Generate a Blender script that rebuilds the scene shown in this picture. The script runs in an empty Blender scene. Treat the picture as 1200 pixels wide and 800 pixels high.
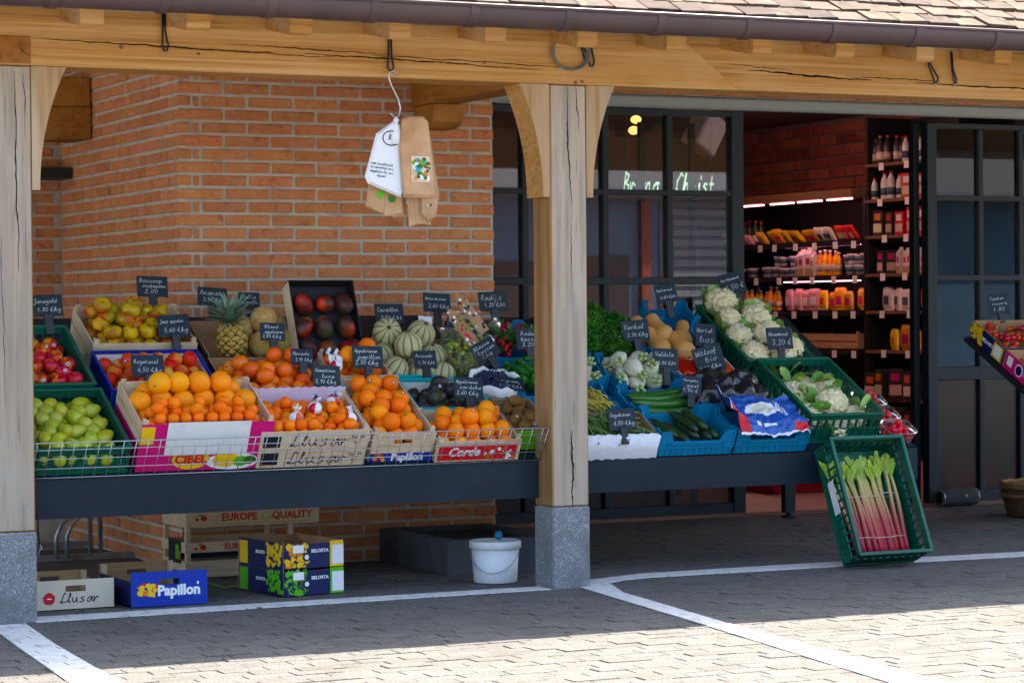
import bpy, bmesh, math, random
from mathutils import Vector, Matrix, Euler, noise
R = math.radians
RNG = random.Random(7)
SC = bpy.context.scene
COL = SC.collection

# ------------------------------------------------------------------ camera
cam_d = bpy.data.cameras.new('camera'); cam = bpy.data.objects.new('camera', cam_d); COL.objects.link(cam)
cam_d.sensor_width = 36.0; cam_d.lens = 89.13; cam_d.clip_start = 0.1; cam_d.clip_end = 2000
A, PIT, ROL = R(25.86), R(0.73), R(0.47)
fw0 = Vector((math.sin(A), math.cos(A), 0)); r0 = Vector((math.cos(A), -math.sin(A), 0)); u0 = Vector((0, 0, 1))
fw = fw0*math.cos(PIT) - u0*math.sin(PIT); u1 = u0*math.cos(PIT) + fw0*math.sin(PIT)
rv = r0*math.cos(ROL) - u1*math.sin(ROL); uv = u1*math.cos(ROL) + r0*math.sin(ROL)
cm = Matrix((rv, uv, -fw)).transposed().to_4x4(); cm.translation = Vector((-5.2106, -10.333, 1.28))
cam.matrix_world = cm
SC.camera = cam
SC.render.resolution_x = 1024; SC.render.resolution_y = 682

# ------------------------------------------------------------------ sky, sun, exposure
SUN = Vector((1.157, 0.92, 2.56)).normalized()
world = bpy.data.worlds.new('World'); SC.world = world; world.use_nodes = True
wn = world.node_tree.nodes; wl = world.node_tree.links
sky = wn.new('ShaderNodeTexSky'); sky.sky_type = 'NISHITA'; sky.sun_disc = False
sky.sun_elevation = math.asin(SUN.z); sky.sun_rotation = math.atan2(SUN.x, SUN.y)
sky.altitude = 50; sky.air_density = 1.0; sky.dust_density = 3.0; sky.ozone_density = 1.0
bg = wn['Background']; bg.inputs['Strength'].default_value = 0.13
wl.new(sky.outputs['Color'], bg.inputs['Color'])
sl = bpy.data.lights.new('sun', 'SUN'); sl.energy = 4.4; sl.angle = R(0.5); sl.color = (1.0, 0.93, 0.82)
sun = bpy.data.objects.new('sun', sl); COL.objects.link(sun)
sun.rotation_euler = (-SUN).to_track_quat('-Z', 'Y').to_euler(); sun.location = SUN*30
SC.view_settings.view_transform = 'Standard'; SC.view_settings.look = 'None'
SC.view_settings.exposure = 2.32; SC.view_settings.gamma = 1.0; SC.view_settings.use_curve_mapping = False

# ------------------------------------------------------------------ materials
MATS = {}
def mat(name, col, rough=0.6, var=0.08, hue=0.0, layers=(), bump=None, spec=0.35, coord='Object', metal=0.0, emit=None, coat=0.0):
    """col base; layers = [(colour, noise scale, lo, hi, stretch)]; bump = (scale, strength[, stretch])"""
    m = bpy.data.materials.new(name); m.use_nodes = True
    nt = m.node_tree; N = nt.nodes; L = nt.links
    b = N['Principled BSDF']
    b.inputs['Roughness'].default_value = rough; b.inputs['Metallic'].default_value = metal
    b.inputs['Specular IOR Level'].default_value = spec
    if coat: b.inputs['Coat Weight'].default_value = coat
    tc = N.new('ShaderNodeTexCoord'); oi = N.new('ShaderNodeObjectInfo')
    off = N.new('ShaderNodeVectorMath'); off.operation = 'ADD'
    sc_ = N.new('ShaderNodeMath'); sc_.operation = 'MULTIPLY'; sc_.inputs[1].default_value = 37.0
    L.new(oi.outputs['Random'], sc_.inputs[0]); L.new(tc.outputs[coord], off.inputs[0]); L.new(sc_.outputs[0], off.inputs[1])
    def noisy(scale, stretch=(1, 1, 1), detail=5.0):
        mp = N.new('ShaderNodeMapping'); mp.inputs['Scale'].default_value = stretch
        L.new(off.outputs[0], mp.inputs['Vector'])
        n = N.new('ShaderNodeTexNoise'); n.inputs['Scale'].default_value = scale; n.inputs['Detail'].default_value = detail
        L.new(mp.outputs[0], n.inputs['Vector']); return n
    rgb = N.new('ShaderNodeRGB'); rgb.outputs[0].default_value = (*col, 1); cur = rgb.outputs[0]
    for ly in layers:
        c2, s, lo, hi = ly[:4]; st = ly[4] if len(ly) > 4 else (1, 1, 1)
        n = noisy(s, st); mr = N.new('ShaderNodeMapRange'); mr.inputs['From Min'].default_value = lo; mr.inputs['From Max'].default_value = hi
        L.new(n.outputs['Fac'], mr.inputs['Value'])
        mx = N.new('ShaderNodeMix'); mx.data_type = 'RGBA'; L.new(mr.outputs['Result'], mx.inputs['Factor'])
        L.new(cur, mx.inputs['A']); mx.inputs['B'].default_value = (*c2, 1); cur = mx.outputs['Result']
    if var or hue:
        hs = N.new('ShaderNodeHueSaturation'); hs.inputs['Saturation'].default_value = 1.1; L.new(cur, hs.inputs['Color'])
        mr = N.new('ShaderNodeMapRange'); mr.inputs['To Min'].default_value = 1-var; mr.inputs['To Max'].default_value = 1+var
        L.new(oi.outputs['Random'], mr.inputs['Value']); L.new(mr.outputs['Result'], hs.inputs['Value'])
        if hue:
            f = N.new('ShaderNodeMath'); f.operation = 'MULTIPLY'; f.inputs[1].default_value = 7.31
            g = N.new('ShaderNodeMath'); g.operation = 'FRACT'; L.new(oi.outputs['Random'], f.inputs[0]); L.new(f.outputs[0], g.inputs[0])
            mh = N.new('ShaderNodeMapRange'); mh.inputs['To Min'].default_value = 0.5-hue; mh.inputs['To Max'].default_value = 0.5+hue
            L.new(g.outputs[0], mh.inputs['Value']); L.new(mh.outputs['Result'], hs.inputs['Hue'])
        cur = hs.outputs['Color']
    L.new(cur, b.inputs['Base Color'])
    if bump:
        n = noisy(bump[0], bump[2] if len(bump) > 2 else (1, 1, 1), 4.0)
        bp = N.new('ShaderNodeBump'); bp.inputs['Strength'].default_value = bump[1]; bp.inputs['Distance'].default_value = 0.01
        L.new(n.outputs['Fac'], bp.inputs['Height']); L.new(bp.outputs[0], b.inputs['Normal'])
    if emit:
        b.inputs['Emission Color'].default_value = (*emit[0], 1); b.inputs['Emission Strength'].default_value = emit[1]
    MATS[name] = m
    return m
def glass(name, tint, refl, rough=0.0, base=None):
    m = bpy.data.materials.new(name); m.use_nodes = True
    N = m.node_tree.nodes; L = m.node_tree.links; N.remove(N['Principled BSDF'])
    tr = N.new('ShaderNodeBsdfTransparent'); tr.inputs[0].default_value = (*tint, 1)
    gl = N.new('ShaderNodeBsdfGlossy'); gl.inputs['Roughness'].default_value = rough; gl.inputs[0].default_value = (1, 1, 1, 1)
    fr = N.new('ShaderNodeFresnel'); fr.inputs[0].default_value = refl
    mx = N.new('ShaderNodeMixShader'); L.new(fr.outputs[0], mx.inputs[0]); L.new(tr.outputs[0], mx.inputs[1]); L.new(gl.outputs[0], mx.inputs[2])
    out = mx.outputs[0]
    if base:
        df = N.new('ShaderNodeBsdfDiffuse'); df.inputs[0].default_value = (*base[0], 1)
        m2 = N.new('ShaderNodeMixShader'); m2.inputs[0].default_value = base[1]; L.new(out, m2.inputs[1]); L.new(df.outputs[0], m2.inputs[2]); out = m2.outputs[0]
    L.new(out, N['Material Output'].inputs['Surface']); MATS[name] = m; return m

mat('brick', (0.53, 0.22, 0.11), 0.88, 0.12, 0.005, [((0.56, 0.27, 0.15), 9, .45, .7), ((0.36, 0.12, 0.06), 20, .56, .78), ((0.6, 0.38, 0.22), 60, .58, .78), ((0.25, 0.09, 0.05), 4, .62, .8)], (70, .8))
mat('mortar', (0.49, 0.44, 0.37), 0.95, 0, 0, [((0.36, 0.32, 0.27), 9, .45, .7)], (90, .6))
mat('old_brick', (0.25, 0.075, 0.05), 0.9, 0.35, 0.01, [((0.14, 0.045, 0.035), 12, .45, .7)], (60, .4))
mat('oak', (0.47, 0.25, 0.09), 0.62, 0.05, 0, [((0.52, 0.31, 0.13), 3.0, .4, .65, (.35, 2.5, 4)), ((0.34, 0.15, 0.045), 7, .5, .72, (.2, 4, 9)), ((0.56, 0.34, 0.15), 5, .54, .66, (.08, 5, 11)), ((0.30, 0.13, 0.04), 22, .6, .75, (.12, 5, 12)), ((0.58, 0.36, 0.17), 2.2, .5, .72, (.6, 1, 1))], (30, .35, (.1, 3, 8)))
mat('oak_dark', (0.33, 0.15, 0.04), 0.7, 0.05, 0, [((0.2, 0.085, 0.022), 8, .45, .7, (6, .4, 6)), ((0.4, 0.2, 0.07), 4, .5, .7)], (40, .3))
mat('oak_end', (0.3, 0.125, 0.04), 0.75, 0.05, 0, [((0.17, 0.065, 0.02), 18, .45, .65)], (50, .4))
mat('oak_grey', (0.4, 0.325, 0.245), 0.8, 0.04, 0, [((0.3, 0.25, 0.2), 6, .42, .62, (5, 5, .22)), ((0.42, 0.36, 0.285), 3, .5, .7, (2, 2, .5)), ((0.17, 0.145, 0.12), 14, .6, .74, (7, 7, .3))], (34, .45, (5, 5, .2)))
mat('oak_brown', (0.33, 0.19, 0.085), 0.75, 0.04, 0, [((0.24, 0.125, 0.05), 7, .42, .65, (5, 5, .25)), ((0.4, 0.27, 0.15), 3, .5, .7, (3, 3, .5))], (34, .4, (5, 5, .2)))
mat('oak_tan', (0.42, 0.285, 0.165), 0.75, 0.04, 0, [((0.33, 0.2, 0.1), 7, .45, .68, (6, 6, .25)), ((0.47, 0.37, 0.26), 3, .5, .7, (3, 3, .5))], (34, .4, (5, 5, .2)))
mat('crack', (0.025, 0.014, 0.008), 0.95, 0, spec=.05)
mat('knot', (0.2, 0.085, 0.03), 0.85, 0.1)
mat('granite', (0.2, 0.205, 0.21), 0.8, 0.03, 0, [((0.34, 0.35, 0.36), 110, .53, .62), ((0.08, 0.083, 0.087), 130, .57, .66), ((0.14, 0.14, 0.14), 6, .5, .72)], (150, .3))
mat('paver', (0.114, 0.107, 0.097), 0.92, 0.07, 0.008, [((0.26, 0.247, 0.225), 190, .54, .63), ((0.05, 0.047, 0.045), 150, .55, .65), ((0.1, 0.092, 0.08), 5, .45, .7), ((0.07, 0.064, 0.058), 1.1, .6, .8)], (150, .9))
mat('joint', (0.055, 0.05, 0.044), 0.98, 0, 0, [((0.09, 0.085, 0.07), 40, .45, .65)])
mat('ground', (0.34, 0.315, 0.275), 0.95, 0, 0, [((0.27, 0.25, 0.225), 1.2, .4, .7)], (60, .4))
mat('paint', (0.66, 0.65, 0.62), 0.75, 0.05, 0, [((0.48, 0.47, 0.45), 18, .5, .75), ((0.2, 0.19, 0.18), 70, .62, .7)], (90, .4))
mat('gutter', (0.085, 0.055, 0.053), 0.45, 0.04, 0, [((0.065, 0.045, 0.045), 3, .45, .7), ((0.14, 0.1, 0.095), 40, .68, .8)], spec=.3)
mat('tile', (0.08, 0.05, 0.034), 0.92, 0.4, 0.02, [((0.115, 0.082, 0.055), 8, .45, .65), ((0.035, 0.028, 0.022), 14, .52, .66), ((0.08, 0.08, 0.04), 24, .62, .74)], (60, .6))
mat('roof_board', (0.2, 0.12, 0.06), 0.8, 0)
mat('steel_frame', (0.011, 0.021, 0.028), 0.45, 0.03, spec=.35)
mat('rail', (0.33, 0.37, 0.35), 0.5, 0, spec=.3)
mat('anthracite', (0.010, 0.018, 0.027), 0.5, 0.02, 0, [((0.015, 0.024, 0.034), 3, .42, .68), ((0.03, 0.036, 0.042), 45, .68, .8)], (80, .04), spec=.2)
mat('wire', (0.45, 0.48, 0.5), 0.35, 0, metal=.8)
mat('zinc', (0.4, 0.42, 0.44), 0.4, 0.03, 0, [((0.28, 0.29, 0.3), 12, .45, .7)], metal=.6)
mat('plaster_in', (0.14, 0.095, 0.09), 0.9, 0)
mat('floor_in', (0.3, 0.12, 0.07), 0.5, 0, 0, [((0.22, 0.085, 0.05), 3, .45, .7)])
mat('black_metal', (0.015, 0.016, 0.018), 0.5, 0)
mat('black_plastic', (0.012, 0.013, 0.015), 0.35, 0.05)
mat('slate', (0.007, 0.018, 0.028), 0.62, 0.12, 0, [((0.016, 0.032, 0.045), 30, .5, .8)])
mat('chalk', (0.52, 0.58, 0.62), 0.9, 0)
mat('green_crate', (0.006, 0.085, 0.05), 0.42, 0.12, 0, [((0.01, 0.115, 0.07), 14, .45, .7)], spec=.4)
mat('blue_crate', (0.008, 0.185, 0.36), 0.45, 0.1, 0.01, [((0.016, 0.21, 0.42), 10, .45, .7)], spec=.35)
mat('poplar', (0.62, 0.49, 0.335), 0.8, 0.08, 0.005, [((0.53, 0.38, 0.23), 10, .45, .7, (.4, 3, 6)), ((0.68, 0.58, 0.43), 5, .5, .7)], (50, .2, (.3, 3, 6)))
mat('poplar_dark', (0.4, 0.27, 0.15), 0.85, 0.1, 0.005, [((0.32, 0.2, 0.1), 10, .45, .7, (.4, 3, 6))], (50, .2))
mat('card', (0.4, 0.25, 0.14), 0.85, 0.08, 0, [((0.34, 0.2, 0.11), 8, .45, .7)])
mat('white_board', (0.72, 0.72, 0.7), 0.7, 0.03, 0, [((0.62, 0.62, 0.62), 12, .5, .8)])
mat('white_plastic', (0.72, 0.74, 0.75), 0.4, 0.02, 0, [((0.6, 0.62, 0.63), 9, .5, .75)])
mat('paper_white', (0.76, 0.77, 0.8), 0.75, 0.03, bump=(18, .3))
mat('lilac_paper', (0.55, 0.5, 0.66), 0.8, 0.03, bump=(25, .4))
mat('pink', (0.62, 0.012, 0.16), 0.55, 0.03)
mat('blue_print', (0.008, 0.035, 0.32), 0.5, 0.04)
mat('navy', (0.008, 0.014, 0.075), 0.5, 0.04)
mat('red_print', (0.6, 0.012, 0.02), 0.5, 0.03)
mat('yellow_print', (0.8, 0.5, 0.015), 0.55, 0.03)
mat('orange_print', (0.72, 0.2, 0.015), 0.55, 0.03)
mat('lime_print', (0.1, 0.42, 0.02), 0.55, 0.05)
mat('teal_print', (0.03, 0.4, 0.42), 0.55, 0.03)
mat('black_print', (0.012, 0.012, 0.014), 0.55, 0.03)
mat('white_print', (0.78, 0.78, 0.78), 0.6, 0.02)
mat('kraft', (0.47, 0.29, 0.165), 0.8, 0.12, 0, [((0.37, 0.21, 0.11), 7, .47, .62), ((0.55, 0.38, 0.24), 4, .5, .7)], (16, .9))
mat('cream_board', (0.66, 0.58, 0.45), .75, .03, 0, [((0.56, 0.47, 0.34), 9, .48, .7)])
mat('twine', (0.6, 0.55, 0.4), 0.8, 0)
mat('cable', (0.012, 0.012, 0.013), 0.6, 0)
mat('grey_cable', (0.13, 0.14, 0.13), 0.5, 0)
mat('orange', (0.9, 0.2, 0.001), 0.5, 0.1, 0.012, [((0.94, 0.27, 0.003), 6, .45, .65), ((0.6, 0.16, 0.004), 26, .66, .78)], (150, .3), spec=.18)
mat('grapefruit', (0.9, 0.31, 0.008), 0.48, 0.06, 0.01, [((0.82, 0.24, 0.03), 3.5, .5, .7)], (150, .16), spec=.22)
mat('mandarin', (0.9, 0.165, 0.001), 0.48, 0.08, 0.008, [((0.8, 0.3, 0.01), 8, .5, .7)], (190, .2), spec=.18)
mat('blood_orange', (0.86, 0.16, 0.003), 0.42, 0.12, 0.012, [((0.62, 0.07, 0.012), 3.5, .48, .68)], (170, .18), spec=.4)
mat('stem_green', (0.1, 0.14, 0.03), 0.8, 0.2)
mat('stem_brown', (0.11, 0.06, 0.025), 0.85, 0.2)
mat('apple_red', (0.5, 0.022, 0.03), 0.32, 0.2, 0.012, [((0.68, 0.36, 0.04), 3.2, .52, .66, (6, 6, 2.2)), ((0.36, 0.01, 0.02), 9, .5, .7, (9, 9, 2))], spec=.45)
mat('peach', (0.72, 0.1, 0.06), 0.5, 0.1, 0.012, [((0.82, 0.42, 0.1), 7, .46, .6), ((0.5, 0.02, 0.04), 8, .55, .7)], spec=.3)
mat('boskoop', (0.52, 0.36, 0.035), 0.5, 0.2, 0.02, [((0.36, 0.15, 0.035), 14, .45, .58), ((0.55, 0.05, 0.025), 11, .54, .64), ((0.66, 0.48, 0.05), 16, .55, .68)], spec=.35)
mat('pear', (0.36, 0.41, 0.04), 0.42, 0.12, 0.015, [((0.45, 0.48, 0.1), 8, .45, .65), ((0.5, 0.26, 0.06), 6, .6, .75), ((0.24, 0.25, 0.06), 60, .62, .72)], spec=.4)
mat('mango', (0.07, 0.02, 0.018), 0.42, 0.15, 0.01, [((0.5, 0.03, 0.02), 5.5, .53, .66), ((0.55, 0.3, 0.02), 5, .63, .72), ((0.05, 0.07, 0.02), 4, .55, .7)], spec=.4)
mat('net', (0.03, 0.02, 0.02), 0.6, 0)
mat('avocado', (0.025, 0.02, 0.022), 0.42, 0.3, 0.02, [((0.03, 0.055, 0.02), 5, .5, .7), ((0.05, 0.025, 0.035), 9, .5, .7)], (90, .5), spec=.4)
mat('cantaloupe', (0.48, 0.43, 0.22), 0.7, 0.08, 0, [((0.5, 0.46, 0.28), 30, .45, .62), ((0.35, 0.36, 0.2), 12, .5, .7)], (60, .5))
mat('melon_rib', (0.12, 0.19, 0.09), 0.7, 0.1)
mat('galia', (0.6, 0.4, 0.13), 0.7, 0.07, 0.01, [((0.66, 0.5, 0.24), 45, .45, .6), ((0.5, 0.38, 0.1), 6, .5, .7)], (90, .4))
mat('pine_skin', (0.42, 0.27, 0.04), 0.6, 0, 0, [((0.2, 0.2, 0.03), 16, .5, .65), ((0.55, 0.38, 0.08), 20, .55, .7)])
mat('pine_leaf', (0.15, 0.27, 0.17), 0.5, 0.15, 0, [((0.26, 0.37, 0.27), 14, .5, .7)])
mat('grape', (0.38, 0.46, 0.08), 0.3, 0.12, 0.01, spec=.5)
mat('blueberry', (0.015, 0.02, 0.05), 0.55, 0.2, 0, [((0.05, 0.065, 0.11), 40, .5, .7)])
mat('kiwi', (0.23, 0.135, 0.05), 0.9, 0.12, 0, [((0.17, 0.095, 0.035), 40, .45, .65)], (200, .6), spec=.1)
mat('radish', (0.5, 0.01, 0.04), 0.4, 0.15, 0.01)
mat('leaf_dark', (0.03, 0.11, 0.015), 0.55, 0.2, 0.02, [((0.05, 0.17, 0.02), 20, .45, .65)])
mat('kale', (0.03, 0.135, 0.018), 0.6, 0.2, 0.012, [((0.06, 0.22, 0.03), 16, .45, .65)])
mat('bean_green', (0.12, 0.22, 0.06), 0.55, 0.15, 0.015)
mat('bean_yellow', (0.62, 0.5, 0.12), 0.55, 0.12, 0.01)
mat('fennel', (0.66, 0.66, 0.5), 0.42, 0.05, 0, [((0.5, 0.58, 0.3), 4, .52, .75, (1, 1, .4)), ((0.72, 0.7, 0.6), 12, .5, .7, (8, 8, 1))], spec=.4)
mat('courgette', (0.013, 0.035, 0.012), 0.35, 0.15, 0, [((0.03, 0.075, 0.022), 30, .5, .7, (1, 1, .15))], spec=.45)
mat('cucumber', (0.025, 0.115, 0.018), 0.32, 0.1, 0, [((0.06, 0.2, 0.04), 20, .52, .7, (3, 3, .1))], spec=.5)
mat('butternut', (0.66, 0.36, 0.14), 0.55, 0.05, 0, [((0.6, 0.3, 0.11), 8, .45, .7)])
mat('cauli', (0.88, 0.78, 0.5), 0.8, 0.05, 0.006, [((0.76, 0.64, 0.36), 24, .5, .7)], (160, .8))
mat('cauli_leaf', (0.14, 0.27, 0.055), 0.5, 0.3, 0.02, [((0.3, 0.42, 0.12), 7, .5, .68), ((0.5, 0.56, 0.24), 16, .6, .72)], (40, .3))
mat('strawberry', (0.66, 0.02, 0.02), 0.35, 0.15, 0.012, [((0.75, 0.09, 0.04), 60, .6, .7)], (120, .4), spec=.45)
mat('tomato', (0.55, 0.025, 0.012), 0.25, 0.15, 0.02, spec=.5)
mat('pepper_pack', (0.6, 0.05, 0.02), 0.25, 0.1, 0.02, spec=.5)
mat('bag_black', (0.012, 0.012, 0.014), 0.22, 0, bump=(14, .8), spec=.6)
mat('bag_blue', (0.01, 0.09, 0.4), 0.28, 0, 0, [((0.008, 0.07, 0.33), 6, .45, .7)], (9, .35), spec=.5)
mat('wicker', (0.12, 0.075, 0.04), 0.75, 0.15, 0, [((0.2, 0.13, 0.07), 30, .5, .7)])
mat('wicker_rim', (0.32, 0.19, 0.09), 0.7, 0.1)
mat('concrete_dark', (0.075, 0.085, 0.095), 0.9, 0, 0, [((0.05, 0.055, 0.062), 7, .45, .7)], (60, .3))
mat('soil', (0.02, 0.016, 0.013), 0.98, 0, bump=(40, 1.0))
mat('speaker_cloth', (0.055, 0.065, 0.07), 0.85, 0, bump=(300, .3))
mat('neon', (0.5, 0.7, 0.52), 0.5, 0, emit=((0.75, 1.0, 0.75), 0.16))
mat('pink_light', (1, 0.7, 0.8), 0.5, 0, emit=((1.0, 0.34, 0.42), 1.7))
mat('warm_lamp', (1, 0.7, 0.3), 0.5, 0, emit=((1.0, 0.5, 0.12), 0.6))
mat('white_lamp', (1, 0.9, 0.8), 0.5, 0, emit=((1.0, 0.5, 0.45), 95.0))
mat('house_wall', (0.05, 0.11, 0.185), 0.9, 0, 0, [((0.045, 0.085, 0.14), 2, .4, .7)])
mat('fascia', (0.12, 0.13, 0.15), .8, 0)
mat('house_brick', (0.1, 0.12, 0.15), 0.9, 0.1, 0)
mat('house_roof', (0.075, 0.075, 0.08), 0.9, 0)
mat('oak_deep', (0.16, 0.08, 0.03), 0.8, 0)  # one even deep brown for rack shelves, chiller canopy and counter top
mat('film', (0.6, 0.62, 0.64), 0.25, 0)
glass('pane_glass', (0.82, 0.85, 0.87), 1.78)
glass('pane_rough', (0.4, 0.32, 0.28), 1.5, 0.3, ((0.05, 0.035, 0.03), .18))
glass('clear_plastic', (0.93, 0.93, 0.95), 1.45, 0.08, ((0.8, 0.8, 0.85), .02))
glass('clear_film', (0.9, 0.9, 0.92), 1.5, 0.12, ((0.75, 0.74, 0.78), .05))
G = MATS

# rhubarb stalk: red foot to pale green top, along the stalk's own length
def rhubarb_mat():
    m = mat('rhubarb', (0.4, 0.03, 0.07), 0.4, 0.12, 0.01, bump=(60, .4, (6, .3, 6)))
    N = m.node_tree.nodes; L = m.node_tree.links
    tc = N.new('ShaderNodeTexCoord'); sp = N.new('ShaderNodeSeparateXYZ'); L.new(tc.outputs['Generated'], sp.inputs[0])
    cr = N.new('ShaderNodeValToRGB'); L.new(sp.outputs['Y'], cr.inputs[0]); e = cr.color_ramp.elements
    e[0].position = 0.0; e[0].color = (0.4, 0.03, 0.06, 1); e[1].position = 1.0; e[1].color = (0.5, 0.52, 0.18, 1)
    k = e.new(0.42); k.color = (0.48, 0.12, 0.1, 1); k = e.new(0.72); k.color = (0.55, 0.36, 0.17, 1)
    hs = [n for n in N if n.type == 'HUE_SAT'][0]; L.new(cr.outputs[0], hs.inputs['Color'])
rhubarb_mat()

# ------------------------------------------------------------------ mesh helpers
I4 = Matrix.Identity(4)
class MB:
    def __init__(s): s.v = []; s.f = []; s.mi = []; s.sm = []
    def add(s, vs, fs, mi=0, sm=False, M=None):
        o = len(s.v)
        s.v += [tuple(M @ Vector(p)) for p in vs] if M is not None else [tuple(p) for p in vs]
        for f in fs: s.f.append(tuple(i+o for i in f)); s.mi.append(mi); s.sm.append(sm)
        return s
    def box(s, x0, x1, y0, y1, z0, z1, mi=0, M=None):
        vs = [(x, y, z) for z in (z0, z1) for y in (y0, y1) for x in (x0, x1)]
        return s.add(vs, [(0, 2, 3, 1), (4, 5, 7, 6), (0, 1, 5, 4), (2, 6, 7, 3), (0, 4, 6, 2), (1, 3, 7, 5)], mi, False, M)
    def cbox(s, x0, x1, y0, y1, z0, z1, c=.004, mi=0, M=None, faces=None):
        vs = []; idx = {}
        X = (x0, x1); Y = (y0, y1); Z = (z0, z1)
        for i in (0, 1):
            for j in (0, 1):
                for k in (0, 1):
                    for a in range(3):
                        p = [X[i], Y[j], Z[k]]; d = [c if i == 0 else -c, c if j == 0 else -c, c if k == 0 else -c]
                        q = [p[b] + (d[b] if b != a else 0) for b in range(3)]
                        idx[(i, j, k, a)] = len(vs); vs.append(q)
        fs = []; ms = []
        fm = faces or {}
        for i in (0, 1):
            q = [idx[(i, 0, 0, 0)], idx[(i, 1, 0, 0)], idx[(i, 1, 1, 0)], idx[(i, 0, 1, 0)]]; fs.append(q if i else q[::-1]); ms.append(fm.get(('x', i), mi))
            q = [idx[(0, i, 0, 1)], idx[(0, i, 1, 1)], idx[(1, i, 1, 1)], idx[(1, i, 0, 1)]]; fs.append(q if i else q[::-1]); ms.append(fm.get(('y', i), mi))
            q = [idx[(0, 0, i, 2)], idx[(1, 0, i, 2)], idx[(1, 1, i, 2)], idx[(0, 1, i, 2)]]; fs.append(q if i else q[::-1]); ms.append(fm.get(('z', i), mi))
        for i in (0, 1):
            for j in (0, 1):
                fs.append([idx[(i, j, 0, 0)], idx[(i, j, 0, 1)], idx[(i, j, 1, 1)], idx[(i, j, 1, 0)]])
                fs.append([idx[(i, 0, j, 0)], idx[(i, 0, j, 2)], idx[(i, 1, j, 2)], idx[(i, 1, j, 0)]])
                fs.append([idx[(0, i, j, 1)], idx[(0, i, j, 2)], idx[(1, i, j, 2)], idx[(1, i, j, 1)]])
                for k in (0, 1): fs.append([idx[(i, j, k, a)] for a in range(3)])
        o = len(s.f); s.add(vs, fs, mi, False, M)
        for n, m in enumerate(ms): s.mi[o+n] = m
        return s
    def prism(s, poly, a0, a1, axis='y', mi=0, M=None, sm=False):
        n = len(poly)
        def P(p, a):
            return (p[0], a, p[1]) if axis == 'y' else ((a, p[0], p[1]) if axis == 'x' else (p[0], p[1], a))
        vs = [P(p, a0) for p in poly] + [P(p, a1) for p in poly]
        fs = [tuple(range(n)), tuple(range(2*n-1, n-1, -1))]
        s.add(vs, fs, mi, False, M); o = len(s.v) - 2*n
        for i in range(n):
            j = (i+1) % n; s.f.append((o+i, o+n+i, o+n+j, o+j)); s.mi.append(mi); s.sm.append(sm)
        return s
    def tube(s, path, r, n=6, mi=0, M=None, closed=False, sm=True):
        P = [Vector(p) for p in path]; m = len(P); vs = []; fs = []
        rs = r if isinstance(r, (list, tuple)) else [r]*m
        up = None
        for i, p in enumerate(P):
            a = P[(i-1) % m] if (i > 0 or closed) else P[i]; b = P[(i+1) % m] if (i < m-1 or closed) else P[i]
            t = (b-a).normalized() if (b-a).length > 1e-9 else Vector((0, 0, 1))
            if up is None: up = t.orthogonal().normalized()
            up = (up - t*up.dot(t)); up = up.normalized() if up.length > 1e-6 else t.orthogonal().normalized()
            w = t.cross(up)
            for k in range(n):
                an = 2*math.pi*k/n; vs.append(p + (up*math.cos(an) + w*math.sin(an))*rs[i])
        for i in range(m if closed else m-1):
            for k in range(n):
                a = i*n+k; b = i*n+(k+1) % n; c = ((i+1) % m)*n+(k+1) % n; d = ((i+1) % m)*n+k; fs.append((a, b, c, d))
        if not closed: fs += [tuple(range(n))[::-1], tuple(range((m-1)*n, m*n))]
        return s.add(vs, fs, mi, sm, M)
    def lathe(s, prof, n=14, mi=0, M=None, sm=True, disp=None):
        vs = []; fs = []; m = len(prof)
        for (r, z) in prof:
            for k in range(n):
                an = 2*math.pi*k/n; p = Vector((r*math.cos(an), r*math.sin(an), z))
                if disp: p = disp(p, an)
                vs.append(p)
        for i in range(m-1):
            for k in range(n): fs.append((i*n+k, i*n+(k+1) % n, (i+1)*n+(k+1) % n, (i+1)*n+k))
        fs += [tuple(range(n))[::-1], tuple(range((m-1)*n, m*n))]
        return s.add(vs, fs, mi, sm, M)
    def ribbon(s, pts, w, mi=0, M=None):
        """flat stroke in the local XZ plane (y = 0), facing -y"""
        for (a, b) in zip(pts, pts[1:]):
            a = Vector(a); b = Vector(b); d = (b-a)
            if d.length < 1e-6: continue
            d.normalize(); n = Vector((-d.y, d.x))*w/2; e = d*w*.35
            q = [a-e+n, a-e-n, b+e-n, b+e+n]
            s.add([(p.x, 0, p.y) for p in q], [(0, 1, 2, 3)], mi, False, M)
        return s
    def mesh(s, name, mats):
        me = bpy.data.meshes.new(name); me.from_pydata(s.v, [], s.f)
        for m in mats: me.materials.append(G[m] if isinstance(m, str) else m)
        me.polygons.foreach_set('material_index', s.mi); me.polygons.foreach_set('use_smooth', s.sm)
        me.validate(); me.update(); return me
    def obj(s, name, mats, parent=None, M=None):
        if isinstance(mats, str): mats = [mats]
        return link(name, s.mesh(name, mats), parent, M)
def link(name, data, parent=None, M=None):
    o = bpy.data.objects.new(name, data); COL.objects.link(o)
    if parent is not None: o.parent = parent
    if M is not None: o.matrix_basis = M
    return o
def tag(o, label, cat, group=None):
    o['label'] = label; o['category'] = cat
    if group: o['group'] = group
    return o
def thing(name, label, cat, M=None, group=None):
    return tag(link(name, None, None, M), label, cat, group)
def struct(o): o['kind'] = 'structure'; return o
def stuff(o): o['kind'] = 'stuff'; return o
def T(x, y, z): return Matrix.Translation((x, y, z))
def RZ(a): return Matrix.Rotation(a, 4, 'Z')
def RX(a): return Matrix.Rotation(a, 4, 'X')
def RY(a): return Matrix.Rotation(a, 4, 'Y')
def SCL(k): return Matrix.Scale(k, 4)
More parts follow.
